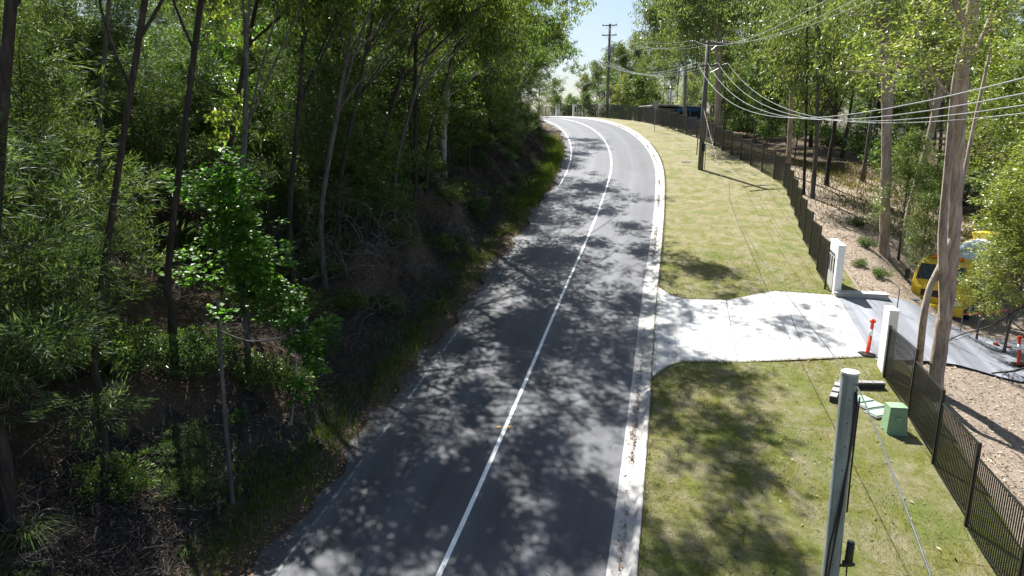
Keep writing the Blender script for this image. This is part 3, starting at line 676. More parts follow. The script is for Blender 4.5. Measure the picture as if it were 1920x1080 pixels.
for a, b_ in ((cr[0], cr[1]), (cr[1], cr[2])):
    L = np.linalg.norm((b_ - a)[:2]); n = max(2, int(L / .30)); rz = math.atan2(*(b_ - a)[1::-1]); mt = MB(); mc = MB()
    for k in range(n):
        p = a + (b_ - a) * (k + .5) / n - cr[1]; mt.box((p[0], p[1], .12 + p[2] + .02 * (k % 2) * 0), (L / n * .96, .18, .22), rz); mc.box((p[0], p[1], .245 + p[2]), (L / n * .93, .20, .045), rz)
    mt.build('wall', M['block_dark'], ed); mc.build('cap', M['block'], ed)
x, y, z = gp(1285, 306); tag(MB().box((x, y, z + .11), (.75, .3, .06), .1).build('concrete_slab', M['slab']), "small white slab lying on the far lawn left of the utility pole", 'slab')
x, y, z = gp(1866, 652); bp = empty('brick_pile', (x, y, z)); tag(bp, "few red bricks piled on the bare ground right of the drive", 'bricks')
for dx, dy, dz, a in ((0, 0, .05, .3), (.2, .18, .05, 1.1), (-.28, .1, .05, -.4), (.05, .08, .14, .7), (.4, -.1, .05, .1)): MB().box((dx, dy, dz), (.23, .11, .076), a).build('brick', M['brick'], bp)
for px in (935, 955):
    x, y, z = gp(px, 803); o = MB().box((x, y, z + .012), (.11, .10, .02), .2, .8).build('road_stud', M['amber']); tag(o, "amber road stud %s the centre line" % ("left of" if px < 945 else "right of"), 'road stud', 'amber road studs')

# ------------------------------------------------------------------ near service pole
X0, Y0 = 4.98, 9.5; zb = h1(X0, Y0); zt = CZ - 3.44
np_ = empty('service_pole', (X0, Y0, zb)); tag(np_, "near round green-treated timber pole with a flat pale top at the bottom right", 'pole')
mb = MB(); mb.tube([(.06, 0, -.3), (0.02, 0, (zt - zb) * .5), (-.03, 0, zt - zb)], [.135, .125, .118], 24, cap=False); mb.build('shaft', M['treated'], np_, True)
mb = MB(); mb.tube([(-.03, 0, zt - zb - .03), (-.03, 0, zt - zb + .004)], [.125, .125], 24); mb.build('cap', M['slab'], np_)
def npl(px, py, Y): return pt(px, py, Y) - (X0, Y0, zb)
mb = MB(); mb.tube([npl(1605, 722, 9.42), npl(1607, 760, 9.40), npl(1598, 830, 9.40), npl(1584, 900, 9.37), npl(1572, 960, 9.36), npl(1556, 1020, 9.36), npl(1547, 1085, 9.37), npl(1545, 1180, 9.4)], .016, 8); mb.build('cable', M['black'], np_, True)
mb = MB(); mb.tube([npl(1604, 735, 9.36), npl(1600, 800, 9.38), npl(1590, 870, 9.38), npl(1580, 940, 9.35), npl(1568, 1000, 9.35), npl(1553, 1080, 9.35), npl(1550, 1180, 9.4)], .014, 8); mb.build('cable', M['black'], np_, True)
mb = MB(); mb.tube([npl(1612, 745, 9.5), npl(1605, 800, 9.5), npl(1596, 880, 9.5), npl(1588, 960, 9.5)], .014, 8); mb.build('conduit', M['black'], np_, True)
c0, c1 = npl(1596, 1016, 9.36), npl(1591, 1052, 9.36)
mb = MB(); mb.cyl(c0, c1, .055, .06, 18); mb.build('antenna_canister', M['black'], np_, True)
mb = MB(); mb.box(npl(1578, 1060, 9.42), (.30, .04, .03)); mb.box(npl(1591, 1056, 9.38), (.16, .09, .05)); mb.tube([npl(1588, 1060, 9.38), npl(1586, 1090, 9.40), npl(1580, 1140, 9.42)], .012, 6); mb.build('bracket', M['black'], np_)
for k, (px, py) in enumerate(((1593, 750), (1588, 794), (1584, 838), (1579, 882), (1575, 924))):
    q = npl(px, py, 9.38); MB().cyl(q - (0, .012, 0), q + (0, .03, 0), .008, .008, 8).build('bolt', M['black'], np_)
MB().cyl(npl(1601, 716, 9.44), npl(1609, 724, 9.44), .03, .025, 10).build('clamp', M['black'], np_)

# ------------------------------------------------------------------ utility poles
def util_pole(x, y, hgt, r, label, arms, extra=None, rz=0.0, mat='timber', lean=0):
    z = h1(x, y); root = empty('utility_pole', (x, y, z), rz); tag(root, label, 'utility pole', 'timber utility poles'); root.rotation_euler[1] = lean
    mb = MB(); mb.tube([(0, 0, -.4), (0, 0, hgt * .5), (0, 0, hgt)], [r * 1.25, r * 1.08, r * .88], 16); mb.build('shaft', M[mat], root, True)
    for za, L, off in arms:
        mb = MB(); mb.box((off, -r - .05, za), (L, .10, .12)); arm = mb.build('crossarm', M['timber'], root)
        mb = MB(); mb.tube([(off - L * .3, -r - .06, za - .02), (0, -r - .02, za - .6)], .018, 5); mb.tube([(off + L * .3, -r - .06, za - .02), (0, -r - .02, za - .6)], .018, 5); mb.build('brace', M['steel'], arm)
        n = 4 if L > 2.2 else 3
        for k in range(n):
            xx = off - L / 2 + .1 + (L - .2) * k / (n - 1); mb = MB(); mb.tube([(xx, -r - .05, za + .06), (xx, -r - .05, za + .14), (xx, -r - .05, za + .2)], [.03, .055, .03], 8); mb.build('insulator', M['ceramic'], arm)
    if extra: extra(root, r)
    return root, z
PX, PY, PZ = gp(1313, 321)
def far_box(root, r):
    MB().box((-.02, -r - .12, 1.75), (.30, .18, .55)).build('switch_box', M['black'], root, bevel=.02)
    MB().cyl((-.42, -r, 1.2), (-.42, -r, 2.4), .035, .035, 6).build('conduit', M['black'], root)
    MB().box((.30, -.05, 2.2), (.05, .05, 4.4)).build('conduit', M['steel'], root)
up, uz = util_pole(PX, PY, 9.35, .165, "weathered grey timber power pole with two crossarms standing on the far lawn", [(9.15, 2.5, 0), (7.6, 2.5, .35)], far_box, .12)
def arm_pt(root, dx, dz):
    return np.array(root.location) + rotm('z', root.rotation_euler[2]) @ np.array([dx, -.2, dz])
def transformer(root, r):
    mb = MB(); mb.tube([(.35, -.1, 8.0), (.35, -.1, 8.05), (.35, -.1, 9.0), (.35, -.1, 9.08)], [.25, .33, .33, .27], 14); mb.build('transformer', M['steel'], root, True)
B_X, B_Y = 168 / FPX * 96 + .1, 94.0
up2, uz2 = util_pole(B_X, B_Y, 11.9, .17, "distant dark power pole with crossarms and a round transformer beyond the crest", [(11.7, 1.9, 0), (10.5, 1.9, 0), (7.1, 2.4, 0)], transformer, -.2)
util_pole(283 / FPX * 93, 92, 5.6, .10, "thin short pole behind the fence beside the white-roofed house", [(5.3, .9, .0)], None, 0, 'steel')
# conductors
def wire(name, A, Bp, drop, r, mat, label, group, n=40, cat='cable'):
    A, Bp = np.array(A, float), np.array(Bp, float); k = np.linspace(0, 1, n)[:, None]; p = A + (Bp - A) * k; p[:, 2] -= (4 * drop * k * (1 - k))[:, 0]
    o = MB().tube(p, r, 6).build(name, M[mat], smooth=True); return tag(o, label, cat, group)
names = ("left outer", "left inner", "right inner", "right outer")
for k, dx in enumerate((-.8, -.05, .75, 1.5)):
    A = arm_pt(up, dx, 7.82); wire('power_line', A, (2.5 + dx * 1.15, -20, CZ + 5.75 + .12 * k), 4.95 + .10 * k, .009, 'wire', "low line from the lawn pole's lower crossarm, %s of the four" % names[k], 'low power lines from the lower crossarm')
    A2 = arm_pt(up2, -1.1 + dx * .6 + .5, 7.3); wire('power_line', A2, A, 1.1 + .10 * k, .009, 'wire', "slack low line between the two distant poles on the %s wire" % names[k], 'low power lines between the poles')
for k, dx in enumerate((-1.15, .1, 1.15)):
    A = arm_pt(up, dx, 9.35); wire('power_line', A, (2.5 + dx * 1.5, -20, CZ + 4.5 + k * .9), 2.6, .007, 'wire', "thin high line leaving the %s of the lawn pole's top crossarm" % ('left end', 'middle', 'right end')[k], 'high power lines from the top crossarm')
    A2 = arm_pt(up2, (-.85, 0, .85)[k], 10.7 if k else 11.9); wire('power_line', A2, A, 1.0 + .1 * k, .007, 'wire', "thin high line from the distant pole to the %s of the top crossarm" % ('left end', 'middle', 'right end')[k], 'high power lines between the poles')
q = gp(1337, 276); wire('stay_wire', (PX, PY, PZ + 6.9), q, 0, .012, 'steel', "straight stay wire anchoring the lawn power pole to the ground on its right", None, 4)
# service cable passing the near pole top
K_ = [np.array([PX - .1, PY - .2, PZ + 4.6])] + [pt(1352, 330, 44.), pt(1384, 405, 33.5), pt(1415, 466, 26.5), pt(1440, 504, 22.6), pt(1505, 592, 16.4), pt(1577, 684, 11.8), pt(1605, 721, 9.44), pt(1640, 800, 7.6), pt(1690, 930, 6.0), pt(1745, 1080, 4.9), pt(1800, 1250, 3.9), np.array([2.6, -3, 6.0])]
K_[1][2] = K_[1][2]
def smooth_path(P_, n=8):
    P_ = np.array(P_); Q = []
    for i in range(len(P_) - 1):
        p0, p1, p2, p3 = P_[max(i - 1, 0)], P_[i], P_[i + 1], P_[min(i + 2, len(P_) - 1)]
        for u in np.linspace(0, 1, n, endpoint=False): Q.append(.5 * ((2 * p1) + (-p0 + p2) * u + (2 * p0 - 5 * p1 + 4 * p2 - p3) * u * u + (-p0 + 3 * p1 - 3 * p2 + p3) * u ** 3))
    return np.array(Q + [P_[-1]])
tag(MB().tube(smooth_path(K_), .011, 6).build('service_cable', M['cable'], smooth=True), "thick grey service cable drooping over the driveway past the near pole", 'cable')

# ------------------------------------------------------------------ signs, crest pillars, house
x, y, z = gp(1227, 248); sg_ = empty('warning_sign', (x, y, z), -.1); tag(sg_, "diamond sign seen from its bare grey back on the lawn near the crest", 'road sign')
MB().cyl((0, 0, -.2), (0, 0, 3.0), .03, .03, 8).build('post', M['steel'], sg_)
MB().box((0, -.045, 2.75), (.62, .012, .62), 0, 1, 0, R(45)).build('plate', M['sign'], sg_); MB().box((0, -.035, 2.75), (.6, .02, .04)).build('bracket', M['steel'], sg_)
x, y = 160 / FPX * 91, 90.; z = h1(x, y); mr = empty('traffic_mirror', (x, y, z), .1); tag(mr, "round convex traffic mirror on a thin post beside the distant power pole", 'mirror')
MB().cyl((0, 0, -.2), (0, 0, 3.2), .03, .03, 8).build('post', M['steel'], mr); MB().tube([(0, -.02, 2.95), (0, -.08, 2.95), (0, -.10, 2.95)], [.45, .45, .40], 22).build('rim', M['black'], mr); MB().tube([(0, -.101, 2.95), (0, -.14, 2.95), (0, -.16, 2.95)], [.39, .25, .05], 22).build('mirror_glass', M['mirror_face'], mr, True)
for px, lab, sl in ((1043, "white gate pillar left of the gap beyond the crest", 0), (1074, "white gate pillar with a dark panel right of the gap beyond the crest", 1)):
    Y = 101.; X = (px - 960) / FPX * Y; z = h1(X, Y); r_ = empty('crest_pillar', (X, Y, z), .1); tag(r_, lab, 'gate pillar', 'white gate pillars beyond the crest')
    MB().box((0, 0, .6), (.55, .4, 2.4)).build('wall', M['white'], r_, bevel=.01); MB().box((0, 0, 1.82), (.6, .45, .05)).build('cap', M['white'], r_)
    if sl: MB().box((.08, -.205, 1.1), (.2, .02, .7)).build('panel', M['dark'], r_)
# low house
hx, hy = 296 / FPX * 84, 84.; hz = h1(hx, hy); ho = empty('house', (hx, hy, hz), .18); tag(ho, "low house with a white metal roof and blue wall behind the fence at the crest", 'house')
top_z = CZ + 2.75 - hz
MB().box((.5, 0, top_z / 2 - .2), (2.8, 6, top_z)).build('wall', M['bluewall'], ho)
MB().box((-1.9, .5, top_z / 2 - .2), (2.0, 5, top_z - .1)).build('annex_wall', M['greywall'], ho)
mb = MB(); mb.box((-.6, 0, top_z - .02), (5.6, 6.8, .12), 0, 1, 0, .035); rf = mb.build('roof', M['roof'], ho); MB().box((-.6, -3.44, top_z - .06), (5.6, .1, .14), 0, 1, 0, .035).build('gutter', M['steel'], rf)
for wx in (-.1, 1.2): w_ = MB().box((wx, -3.01, top_z - 1.0), (1.1, .05, .8)).build('window', M['glass'], ho); MB().box((wx, -3.04, top_z - 1.44), (1.2, .06, .06)).build('sill', M['white'], w_)
MB().box((2.4, -1, top_z / 2 - .5), (1.0, 4, top_z - .6)).build('side_wall', M['tan'], ho)

# ------------------------------------------------------------------ concrete mixer truck
tx, ty = 18.9, 29.6; tz = h1(tx + 2, ty + 1); tr = empty('mixer_truck', (tx, ty, tz), R(180 + 42)); tr.scale = (.9, .9, .88); tag(tr, "yellow concrete mixer truck with a white drum parked beyond the gate behind the gum trunks", 'truck')
# local: +x forward, origin on the ground under the cab's front
mb = MB(); prof = [(0, .75), (.05, 1.55), (-.10, 2.0), (-.38, 2.82), (-.62, 2.95), (-1.9, 2.98), (-2.0, .75)]
V = [(a, w_, b_) for w_ in (-1.22, 1.22) for a, b_ in prof]; n = len(prof); V = np.array(V)
V[(V[:, 2] > 2.5), 1] *= .93
mb.add(V, [(k, (k + 1) % n, n + (k + 1) % n, n + k) for k in range(n)], [(0, k + 1, k) for k in range(1, n - 1)] + [(n, n + k, n + k + 1) for k in range(1, n - 1)])
cab = mb.build('cab', M['yellow'], tr, bevel=.06)
def quad(name, pts, mat, par, th=.02):
    p = np.array(pts, float); nn = np.cross(p[1] - p[0], p[2] - p[0]); nn /= np.linalg.norm(nn); mb = MB(); mb.add(np.concatenate([p + nn * th, p - nn * th]), [(0, 1, 2, 3), (7, 6, 5, 4)] + [(k, 4 + k, 4 + (k + 1) % 4, (k + 1) % 4) for k in range(4)]); return mb.build(name, M[mat], par)
quad('windscreen', [(-.085, -1.08, 1.98), (-.085, 1.08, 1.98), (-.35, 1.0, 2.74), (-.35, -1.0, 2.74)], 'glass', tr)
for w_ in (-1, 1):
    dr = quad('door', [(-.45, w_ * 1.225, .9), (-1.55, w_ * 1.225, .9), (-1.6, w_ * 1.225, 1.9), (-.35, w_ * 1.225, 1.9)], 'yellow', tr)
    quad('window', [(-.40, w_ * 1.215, 1.93), (-1.5, w_ * 1.215, 1.93), (-1.5, w_ * 1.16, 2.65), (-.62, w_ * 1.16, 2.65)], 'glass', dr); MB().box((-1.4, w_ * 1.27, 1.6), (.2, .04, .05)).build('handle', M['black'], dr)
    MB().box((.06, w_ * .88, .98), (.08, .34, .22)).build('headlamp', M['headlamp'], tr, bevel=.02)
    mm = MB().box((-.05, w_ * 1.48, 2.15), (.10, .24, .55)).build('mirror', M['black'], tr, bevel=.03); MB().cyl((-.3, w_ * 1.15, 2.6), (-.05, w_ * 1.48, 2.45), .02, .02, 6).build('arm', M['black'], mm)
    MB().tube([(-.9, w_ * .6, 2.99), (-.9, w_ * .6, 3.05), (-.9, w_ * .6, 3.16)], [.13, .12, .08], 12).build('beacon', M['orange'], tr, True)
MB().box((.055, 0, 1.33), (.05, 1.5, .34)).build('grille', M['dark'], tr, bevel=.02)
MB().box((.10, 0, .60), (.34, 2.44, .46)).build('bumper', M['yellow'], tr, bevel=.05); MB().box((.05, 0, .34), (.3, 2.1, .16)).build('valance', M['chrome'], tr)
MB().box((-4.6, 0, .85), (6.6, .9, .28)).build('chassis', M['chrome'], tr)
for cx in (-1.15, -5.4, -6.75):
    for w_ in (-1, 1):
        mb = MB(); yw = w_ * 1.05; 
        mb.tube([(cx, yw - .15, .52), (cx, yw - .13, .52), (cx, yw + .13, .52), (cx, yw + .15, .52)], [.46, .52, .52, .46], 26); wh = mb.build('wheel', M['black'], tr, True); MB().tube([(cx, yw + w_ * .10, .52), (cx, yw + w_ * .165, .52)], [.30, .26], 16).build('rim', M['steel'], wh, True)
    MB().box((cx, 0, 1.13), (1.25, 2.46, .06)).build('mudguard', M['yellow'], tr, bevel=.02)
a = np.array([-2.35, 0, 1.75]); b_ = np.array([-7.9, 0, 2.75]); kk = np.array([0, .06, .28, .5, .75, .93, 1.])[:, None]
mb = MB(); mb.tube(a + (b_ - a) * kk, [.5, .85, 1.18, 1.22, .98, .62, .5], 28); dm = mb.build('drum', M['drum'], tr, True)
for k0 in (0, math.pi): 
    u = np.linspace(.1, .9, 30); rr = np.interp(u, kk[:, 0], [.5, .85, 1.18, 1.22, .98, .62, .5]) + .02; ax = (b_ - a) / np.linalg.norm(b_ - a); e1 = np.array([0, 1., 0]); e2 = np.cross(ax, e1)
    MB().tube([a + (b_ - a) * q + r_ * (math.cos(6 * q + k0) * e1 + math.sin(6 * q + k0) * e2) for q, r_ in zip(u, rr)], .035, 5).build('spiral_band', M['yellow'], dm, True)
MB().box((-2.25, 0, 1.9), (.25, 2.0, 1.3)).build('water_tank', M['yellow'], tr, bevel=.05); mb = MB(); mb.box((-7.9, 0, 3.35), (.9, 1.2, .6), taper=1.3); mb.build('hopper', M['yellow'], tr)
mb = MB(); mb.box((-7.9, .55, 1.9), (.12, .1, 2.2)); mb.box((-7.9, -.55, 1.9), (.12, .1, 2.2)); mb.box((-8.2, 0, 1.8), (1.1, .4, .08), 0, 1, 0, -.6); mb.build('chute', M['chrome'], tr)
# barrier tape
a = gp(1800, 625); b_ = gp(1918, 612); A = np.array([a[0], a[1], a[2] + .75]); Bq = np.array([b_[0], b_[1], b_[2] + .95])
mb = MB(); k = np.linspace(0, 1, 22)[:, None]; p = A + (Bq - A) * k; p[:, 2] -= (.5 * k * (1 - k))[:, 0]; mb.add(np.concatenate([p, p + (0, .03, .06)]), [(i, i + 1, 23 + i, 22 + i) for i in range(21)])
tp = empty('barrier_tape', tuple(A)); tag(tp, "orange barrier tape strung low in front of the truck at the right edge", 'barrier tape'); o = mb.build('tape', M['red'], tp); o.location = tuple(-A)
for q in (A, Bq): MB().cyl(q - A + (0, 0, -1.0), q - A + (0, 0, .15), .02, .02, 6).build('stake', M['timber'], tp)

# ------------------------------------------------------------------ individually placed trees
def hero(name, label, group, trunk, r0, r1, limbs, bmat, lmat, tips=(), nleaf=90, cr=.5, ln=.19, wd=.06, mode='droop', seed=1, sub=6, twigs=True, sides=12, leaf_limbs=True, extra=None):
    """trunk: list of world points; limbs: (points, r, leafy)"""
    rg = np.random.RandomState(seed); base = np.array(trunk[0], float); root = empty(name, tuple(base)); tag(root, label, 'tree', group)
    tb = MB(); T_ = smooth_path(trunk, 6) - base; rad = np.linspace(r0, r1, len(T_)); rad[:2] *= (1.3, 1.12); rad = rad * (1 + .06 * np.sin(np.arange(len(T_)) * 1.7)); tb.tube(T_, rad, sides, cap=False)
    C = [np.array(q) - base for q in tips]
    for L in limbs:
        pts, r, lf = L; q = smooth_path(pts, 5) - base; tb.tube(q, np.linspace(r, r * .35, len(q)), 7, cap=False)
        if lf:
            for k in range(lf):
                i = rg.randint(len(q) // 3, len(q)); i = min(i, len(q) - 2); d0 = (q[i + 1] - q[i]); d0 /= np.linalg.norm(d0); v = rg.normal(0, 1, 3); v[2] = abs(v[2]) * .6; v -= v @ d0 * d0; v /= np.linalg.norm(v) + 1e-9
                tt = []; branchy(tb, q[i], d0 * .6 + v * .8, rg.uniform(.9, 1.8), r * .3, rg, 1, tt, .18, .06); C += tt
    tb.build('trunk', M[bmat], root, True)
    if len(C): 
        cb = MB(); leaves(cb, C, nleaf, rg, cr, ln, wd, mode, sub); cb.build('crown', M[lmat], root)
    return root
def G(px, py): return np.array(gp(px, py)) - (0, 0, .15)
def up_tips(c, n, r, seed):
    rg = np.random.RandomState(seed); return [np.array(c) + rg.normal(0, 1, 3) * r for _ in range(n)]
# right: big pale gum behind the near fence
Yb = G(1752, 738)[1]
hero('gum_tree', "big pink-grey twin-stemmed gum trunk just behind the near fence", 'gums right of the near fence',
     [G(1752, 738), pt(1764, 640, Yb), pt(1776, 560, Yb - .1), pt(1788, 430, Yb - .1), pt(1792, 330, Yb), pt(1800, 210, Yb), pt(1806, 130, Yb), pt(1822, 30, Yb), pt(1835, -150, Yb), pt(1850, -300, Yb)], .215, .125,
     [([pt(1772, 600, Yb - .25), pt(1768, 480, Yb - .4), pt(1768, 420, Yb - .4), pt(1778, 300, Yb - .4), pt(1788, 170, Yb - .3), pt(1800, 90, Yb - .2)], .15, 0),
      ([G(1722, 702), pt(1730, 610, Yb - .2), pt(1742, 545, Yb - .25), pt(1762, 500, Yb - .25), pt(1780, 455, Yb - .2), pt(1794, 400, Yb + .2), pt(1815, 290, Yb + .6), pt(1836, 190, Yb + .8), pt(1858, 90, Yb + 1)], .11, 0),
      ([pt(1806, 130, Yb), pt(1845, 60, Yb + .5), pt(1880, -40, Yb + 1)], .08, 4), ([pt(1815, 60, Yb), pt(1770, -40, Yb - .5), pt(1740, -120, Yb - 1)], .09, 6),
      ([pt(1800, 200, Yb), pt(1750, 140, Yb - .8), pt(1715, 60, Yb - 1)], .05, 5)],
     'bark_pink', 'leaf_yellow', tips=up_tips(pt(1830, -150, Yb), 26, 1.6, 3), nleaf=70, cr=.42, ln=.17, wd=.055, mode='flat', seed=5)
a = G(1657, 478); Yc = a[1]
hero('gum_tree', "tall straight pink-barked gum with a forked pale limb standing on the mulch slope", 'gums on the mulch slope',
     [a, pt(1660, 380, Yc), pt(1662, 260, Yc), pt(1661, 150, Yc), pt(1657, 100, Yc), pt(1660, 40, Yc), pt(1655, -60, Yc), pt(1650, -200, Yc)], .25, .16,
     [([pt(1665, 260, Yc), pt(1670, 185, Yc), pt(1676, 165, Yc), pt(1684, 130, Yc), pt(1693, 90, Yc), pt(1708, 55, Yc), pt(1730, 20, Yc)], .15, 5),
      ([pt(1656, 145, Yc), pt(1650, 100, Yc), pt(1652, 60, Yc), pt(1640, 25, Yc), pt(1632, -20, Yc)], .13, 4),
      ([pt(1650, 145, Yc), pt(1630, 135, Yc - .3), pt(1600, 137, Yc - .5)], .07, 1), ([pt(1683, 100, Yc), pt(1684, 95, Yc), pt(1682, 88, Yc)], .07, 0)],
     'bark_pink', 'leaf_gum_far', tips=up_tips(pt(1650, -120, Yc), 30, 2.2, 4), nleaf=80, cr=.6, ln=.22, wd=.07, seed=6)
for (bx, by, mid, top, r, mat, lab) in (
    ((1690), 470, (1712, 370), (1752, 215), .21, 'bark_pink', "orange-brown gum leaning right between the two big trunks"),
    ((1523), 372, (1527, 320), (1532, 240), .16, 'bark_grey', "grey trunk standing at the top of the mulch bank"),
    ((1507), 365, (1509, 300), (1512, 200), .10, 'bark_dark', "thin dark trunk on the bank left of the grey one"),
    ((1476), 328, (1480, 270), (1484, 170), .20, 'bark_pink', "reddish trunk just behind the fence where it bends"),
    ((1549), 348, (1556, 290), (1566, 220), .17, 'bark_dark', "reddish dark trunk in front of the thicket right of the grey trunk")):
    a = G(bx, by); Y = a[1]; hero('gum_tree', lab, 'gums behind the fence', [a, pt(*mid, Y), pt(*top, Y), pt(top[0] + (top[0] - mid[0]) * .8, -20, Y)], r, r * .6, [([pt(*top, Y), pt(top[0] - 25, top[1] - 80, Y), pt(top[0] - 40, top[1] - 150, Y + 1)], r * .4, 6), ([pt(*top, Y), pt(top[0] + 30, top[1] - 70, Y), pt(top[0] + 60, top[1] - 140, Y - 1)], r * .4, 6)], mat, 'leaf_gum_far', tips=up_tips(pt(top[0], 30, Y), 26, 1.7, bx), nleaf=60, cr=.6, ln=.24, wd=.08, seed=bx)
# brown trunk behind the lawn pole and its pale neighbour
for px, r, mat, Y, lab in ((1345, .34, 'bark_pink', 66, "thick brown gum trunk behind the fence just right of the lawn power pole"), (1283, .24, 'bark_pale', 80, "pale straight gum trunk behind the blue-walled house")):
    X = (px - 960) / FPX * Y * .99; b0 = np.array([X, Y, h1(X, Y) - .2])
    hero('gum_tree', lab, 'gums behind the fence', [b0, pt(px + 1, 200, Y), pt(px + 3, 110, Y), pt(px + 3, 60, Y), pt(px + 8, -20, Y)], r, r * .6,
         [([pt(px + 2, 110, Y), pt(px - 18, 75, Y), pt(px - 50, 55, Y), pt(px - 75, 30, Y)], r * .4, 9), ([pt(px + 2, 90, Y), pt(px + 25, 50, Y), pt(px + 45, 10, Y)], r * .45, 7), ([pt(px + 3, 60, Y), pt(px - 25, 25, Y), pt(px - 60, -5, Y)], r * .4, 8), ([pt(px + 3, 70, Y), pt(px + 10, 20, Y), pt(px + 30, -30, Y)], r * .4, 6), ([pt(px, 130, Y), pt(px - 40, 105, Y + 2), pt(px - 60, 80, Y + 3)], r * .25, 6)],
         mat, 'leaf_gum_far', tips=up_tips(pt(px, 0, Y), 22, 2.8, px), nleaf=70, cr=.75, ln=.30, wd=.10, seed=px)
# sunny leafy young gums between the near fence and the truck
for i, (px, py, Y, s_, k) in enumerate(((1850, 600, 25.8, .36, 1), (1905, 690, 24.5, .48, 0), (1950, 680, 23.0, .66, 1), (1960, 700, 22.5, .75, 0), (1728, 560, 31.5, .40, 1), (1690, 520, 35, .55, 0), (1975, 560, 27.5, .95, 0), (1925, 500, 35, .95, 1), (1960, 450, 38, 1.2, 0), (1830, 470, 41, .9, 1))):
    g_ = gp(px, py); X = (px - 960) / FPX * (Y * COSP + 1.2)
    put_tree(T_YEL[k], X, Y, i * 1.3, s_, ("small thin leafy gum with sparse branches half hiding the truck", "low branching young gum with glossy leaves standing before the truck", "young gum with yellow-green leaves at the right edge", "small leafy gum rising from below the right edge", "bushy pale-flowered gum between the two big trunks", "low pale-flowered gum at the foot of the mulch slope", "taller leafy gum behind the truck at the right edge", "leafy gum behind the mixer drum", "tall leafy gum far behind the truck", "leafy gum behind and left of the truck")[i], 'sunlit young gums on the right', 'tree', 'young_gum')
# bare branches reaching into the picture from the right
rg = np.random.RandomState(77)
for k, (pts, lab) in enumerate((([pt(1990, 640, 21), pt(1920, 690, 21.2), pt(1860, 700, 21.5), pt(1800, 715, 21.8), pt(1770, 712, 22)], "low bare branch arching over the mulch from the right edge"), ([pt(1990, 560, 22), pt(1910, 580, 22.5), pt(1860, 610, 23), pt(1800, 628, 23.5), pt(1778, 640, 23.5)], "bare twiggy branch crossing in front of the private drive"))):
    base = np.array([pts[0][0] + 1.2, pts[0][1], h1(pts[0][0] + 1.2, pts[0][1])]); tb = MB(); pth = smooth_path([base, base + (.0, 0, 1.0)] + pts) - base; tb.tube(pth, np.linspace(.06, .012, len(pth)), 6, cap=False)
    for i in range(10):
        j = rg.randint(len(pth) // 2, len(pth) - 2); dd = pth[j + 1] - pth[j]; branchy(tb, pth[j], dd / np.linalg.norm(dd) + rg.normal(0, .7, 3), rg.uniform(.5, 1.3), .013, rg, 1, [], .25, .03)
    o = empty('bare_tree', tuple(base)); tag(o, lab, 'tree', 'bare twiggy trees at the right edge'); tb.build('trunk', M['bark_dark'], o, True)

# right wood behind the fence and beyond the truck
placed = []
rng = np.random.RandomState(21)
def scatter_r(n, s0, s1, t0, t1, dmin, fn, tries=40):
    k = 0
    for _ in range(n * tries):
        s = rng.uniform(s0, s1); t = rng.uniform(t0, t1); x, y = map(float, P(s, t))
        if abs(x) > y * .85 + 6 or y < 8: continue
        if not free(x, y, dmin): continue
        fn(x, y, s, t); k += 1
        if k >= n: break
def tall_right(x, y, s, t):
    if 960 + FPX * (x - 3.5) / y < 1262: return
    k = rng.randint(3); q = rng.rand(); pr, nm = ((T_FAR, "pale-leaved gum") if q < .5 else (T_PALE, "tall smooth-barked gum") if q < .8 else (T_DARK, "dark slender gum"))
    put_tree(pr[k], x, y, rng.uniform(0, 6.28), rng.uniform(.75, 1.15), nm + " in the right wood %", nm + "s of the right wood", tilt=(rng.normal(0, .04), rng.normal(0, .04)))
scatter_r(36, 34, 112, 22, 62, 4.0, tall_right); scatter_r(9, 44, 100, 14.5, 24, 4.5, tall_right); scatter_r(12, 22, 40, 32, 55, 4, tall_right)
def young_right(x, y, s, t):
    q = rng.rand()
    if q < .45: put_tree(T_YEL[rng.randint(2)], x, y, rng.uniform(0, 6.28), rng.uniform(.45, .95), "sunny yellow-green young gum %", "yellow-green young gums of the right wood", 'tree', 'young_gum')
    else: put_tree(T_UNDER[rng.randint(3)], x, y, rng.uniform(0, 6.28), rng.uniform(.8, 1.6), "green leafy young tree %", "green young trees of the right wood", 'tree', 'young_tree')
scatter_r(60, 36, 108, 23, 50, 2.3, young_right); scatter_r(14, 58, 100, 13, 22, 2.5, young_right); scatter_r(16, 18, 38, 30, 48, 2.5, young_right)
def bush_r(x, y, s, t): bush(B_BUSH[rng.randint(2)], x, y, rng.uniform(.7, 1.6), "leafy shrub at the right wood's edge %", "leafy shrubs of the right wood")
scatter_r(50, 32, 100, 21, 32, 1.4, bush_r)
for (px, py, sc_, lab) in ((1610, 425, .35, "small green shrub on the upper mulch slope"), (1625, 465, .4, "small green shrub midway down the mulch slope"), (1612, 500, .3, "low weedy shrub on the mulch by the slotted pillar"), (1650, 520, .35, "low weedy shrub at the foot of the straight pink gum")):
    x, y, z = gp(px, py); bush(B_BUSH[0], x, y, sc_, lab, 'small shrubs on the mulch slope')

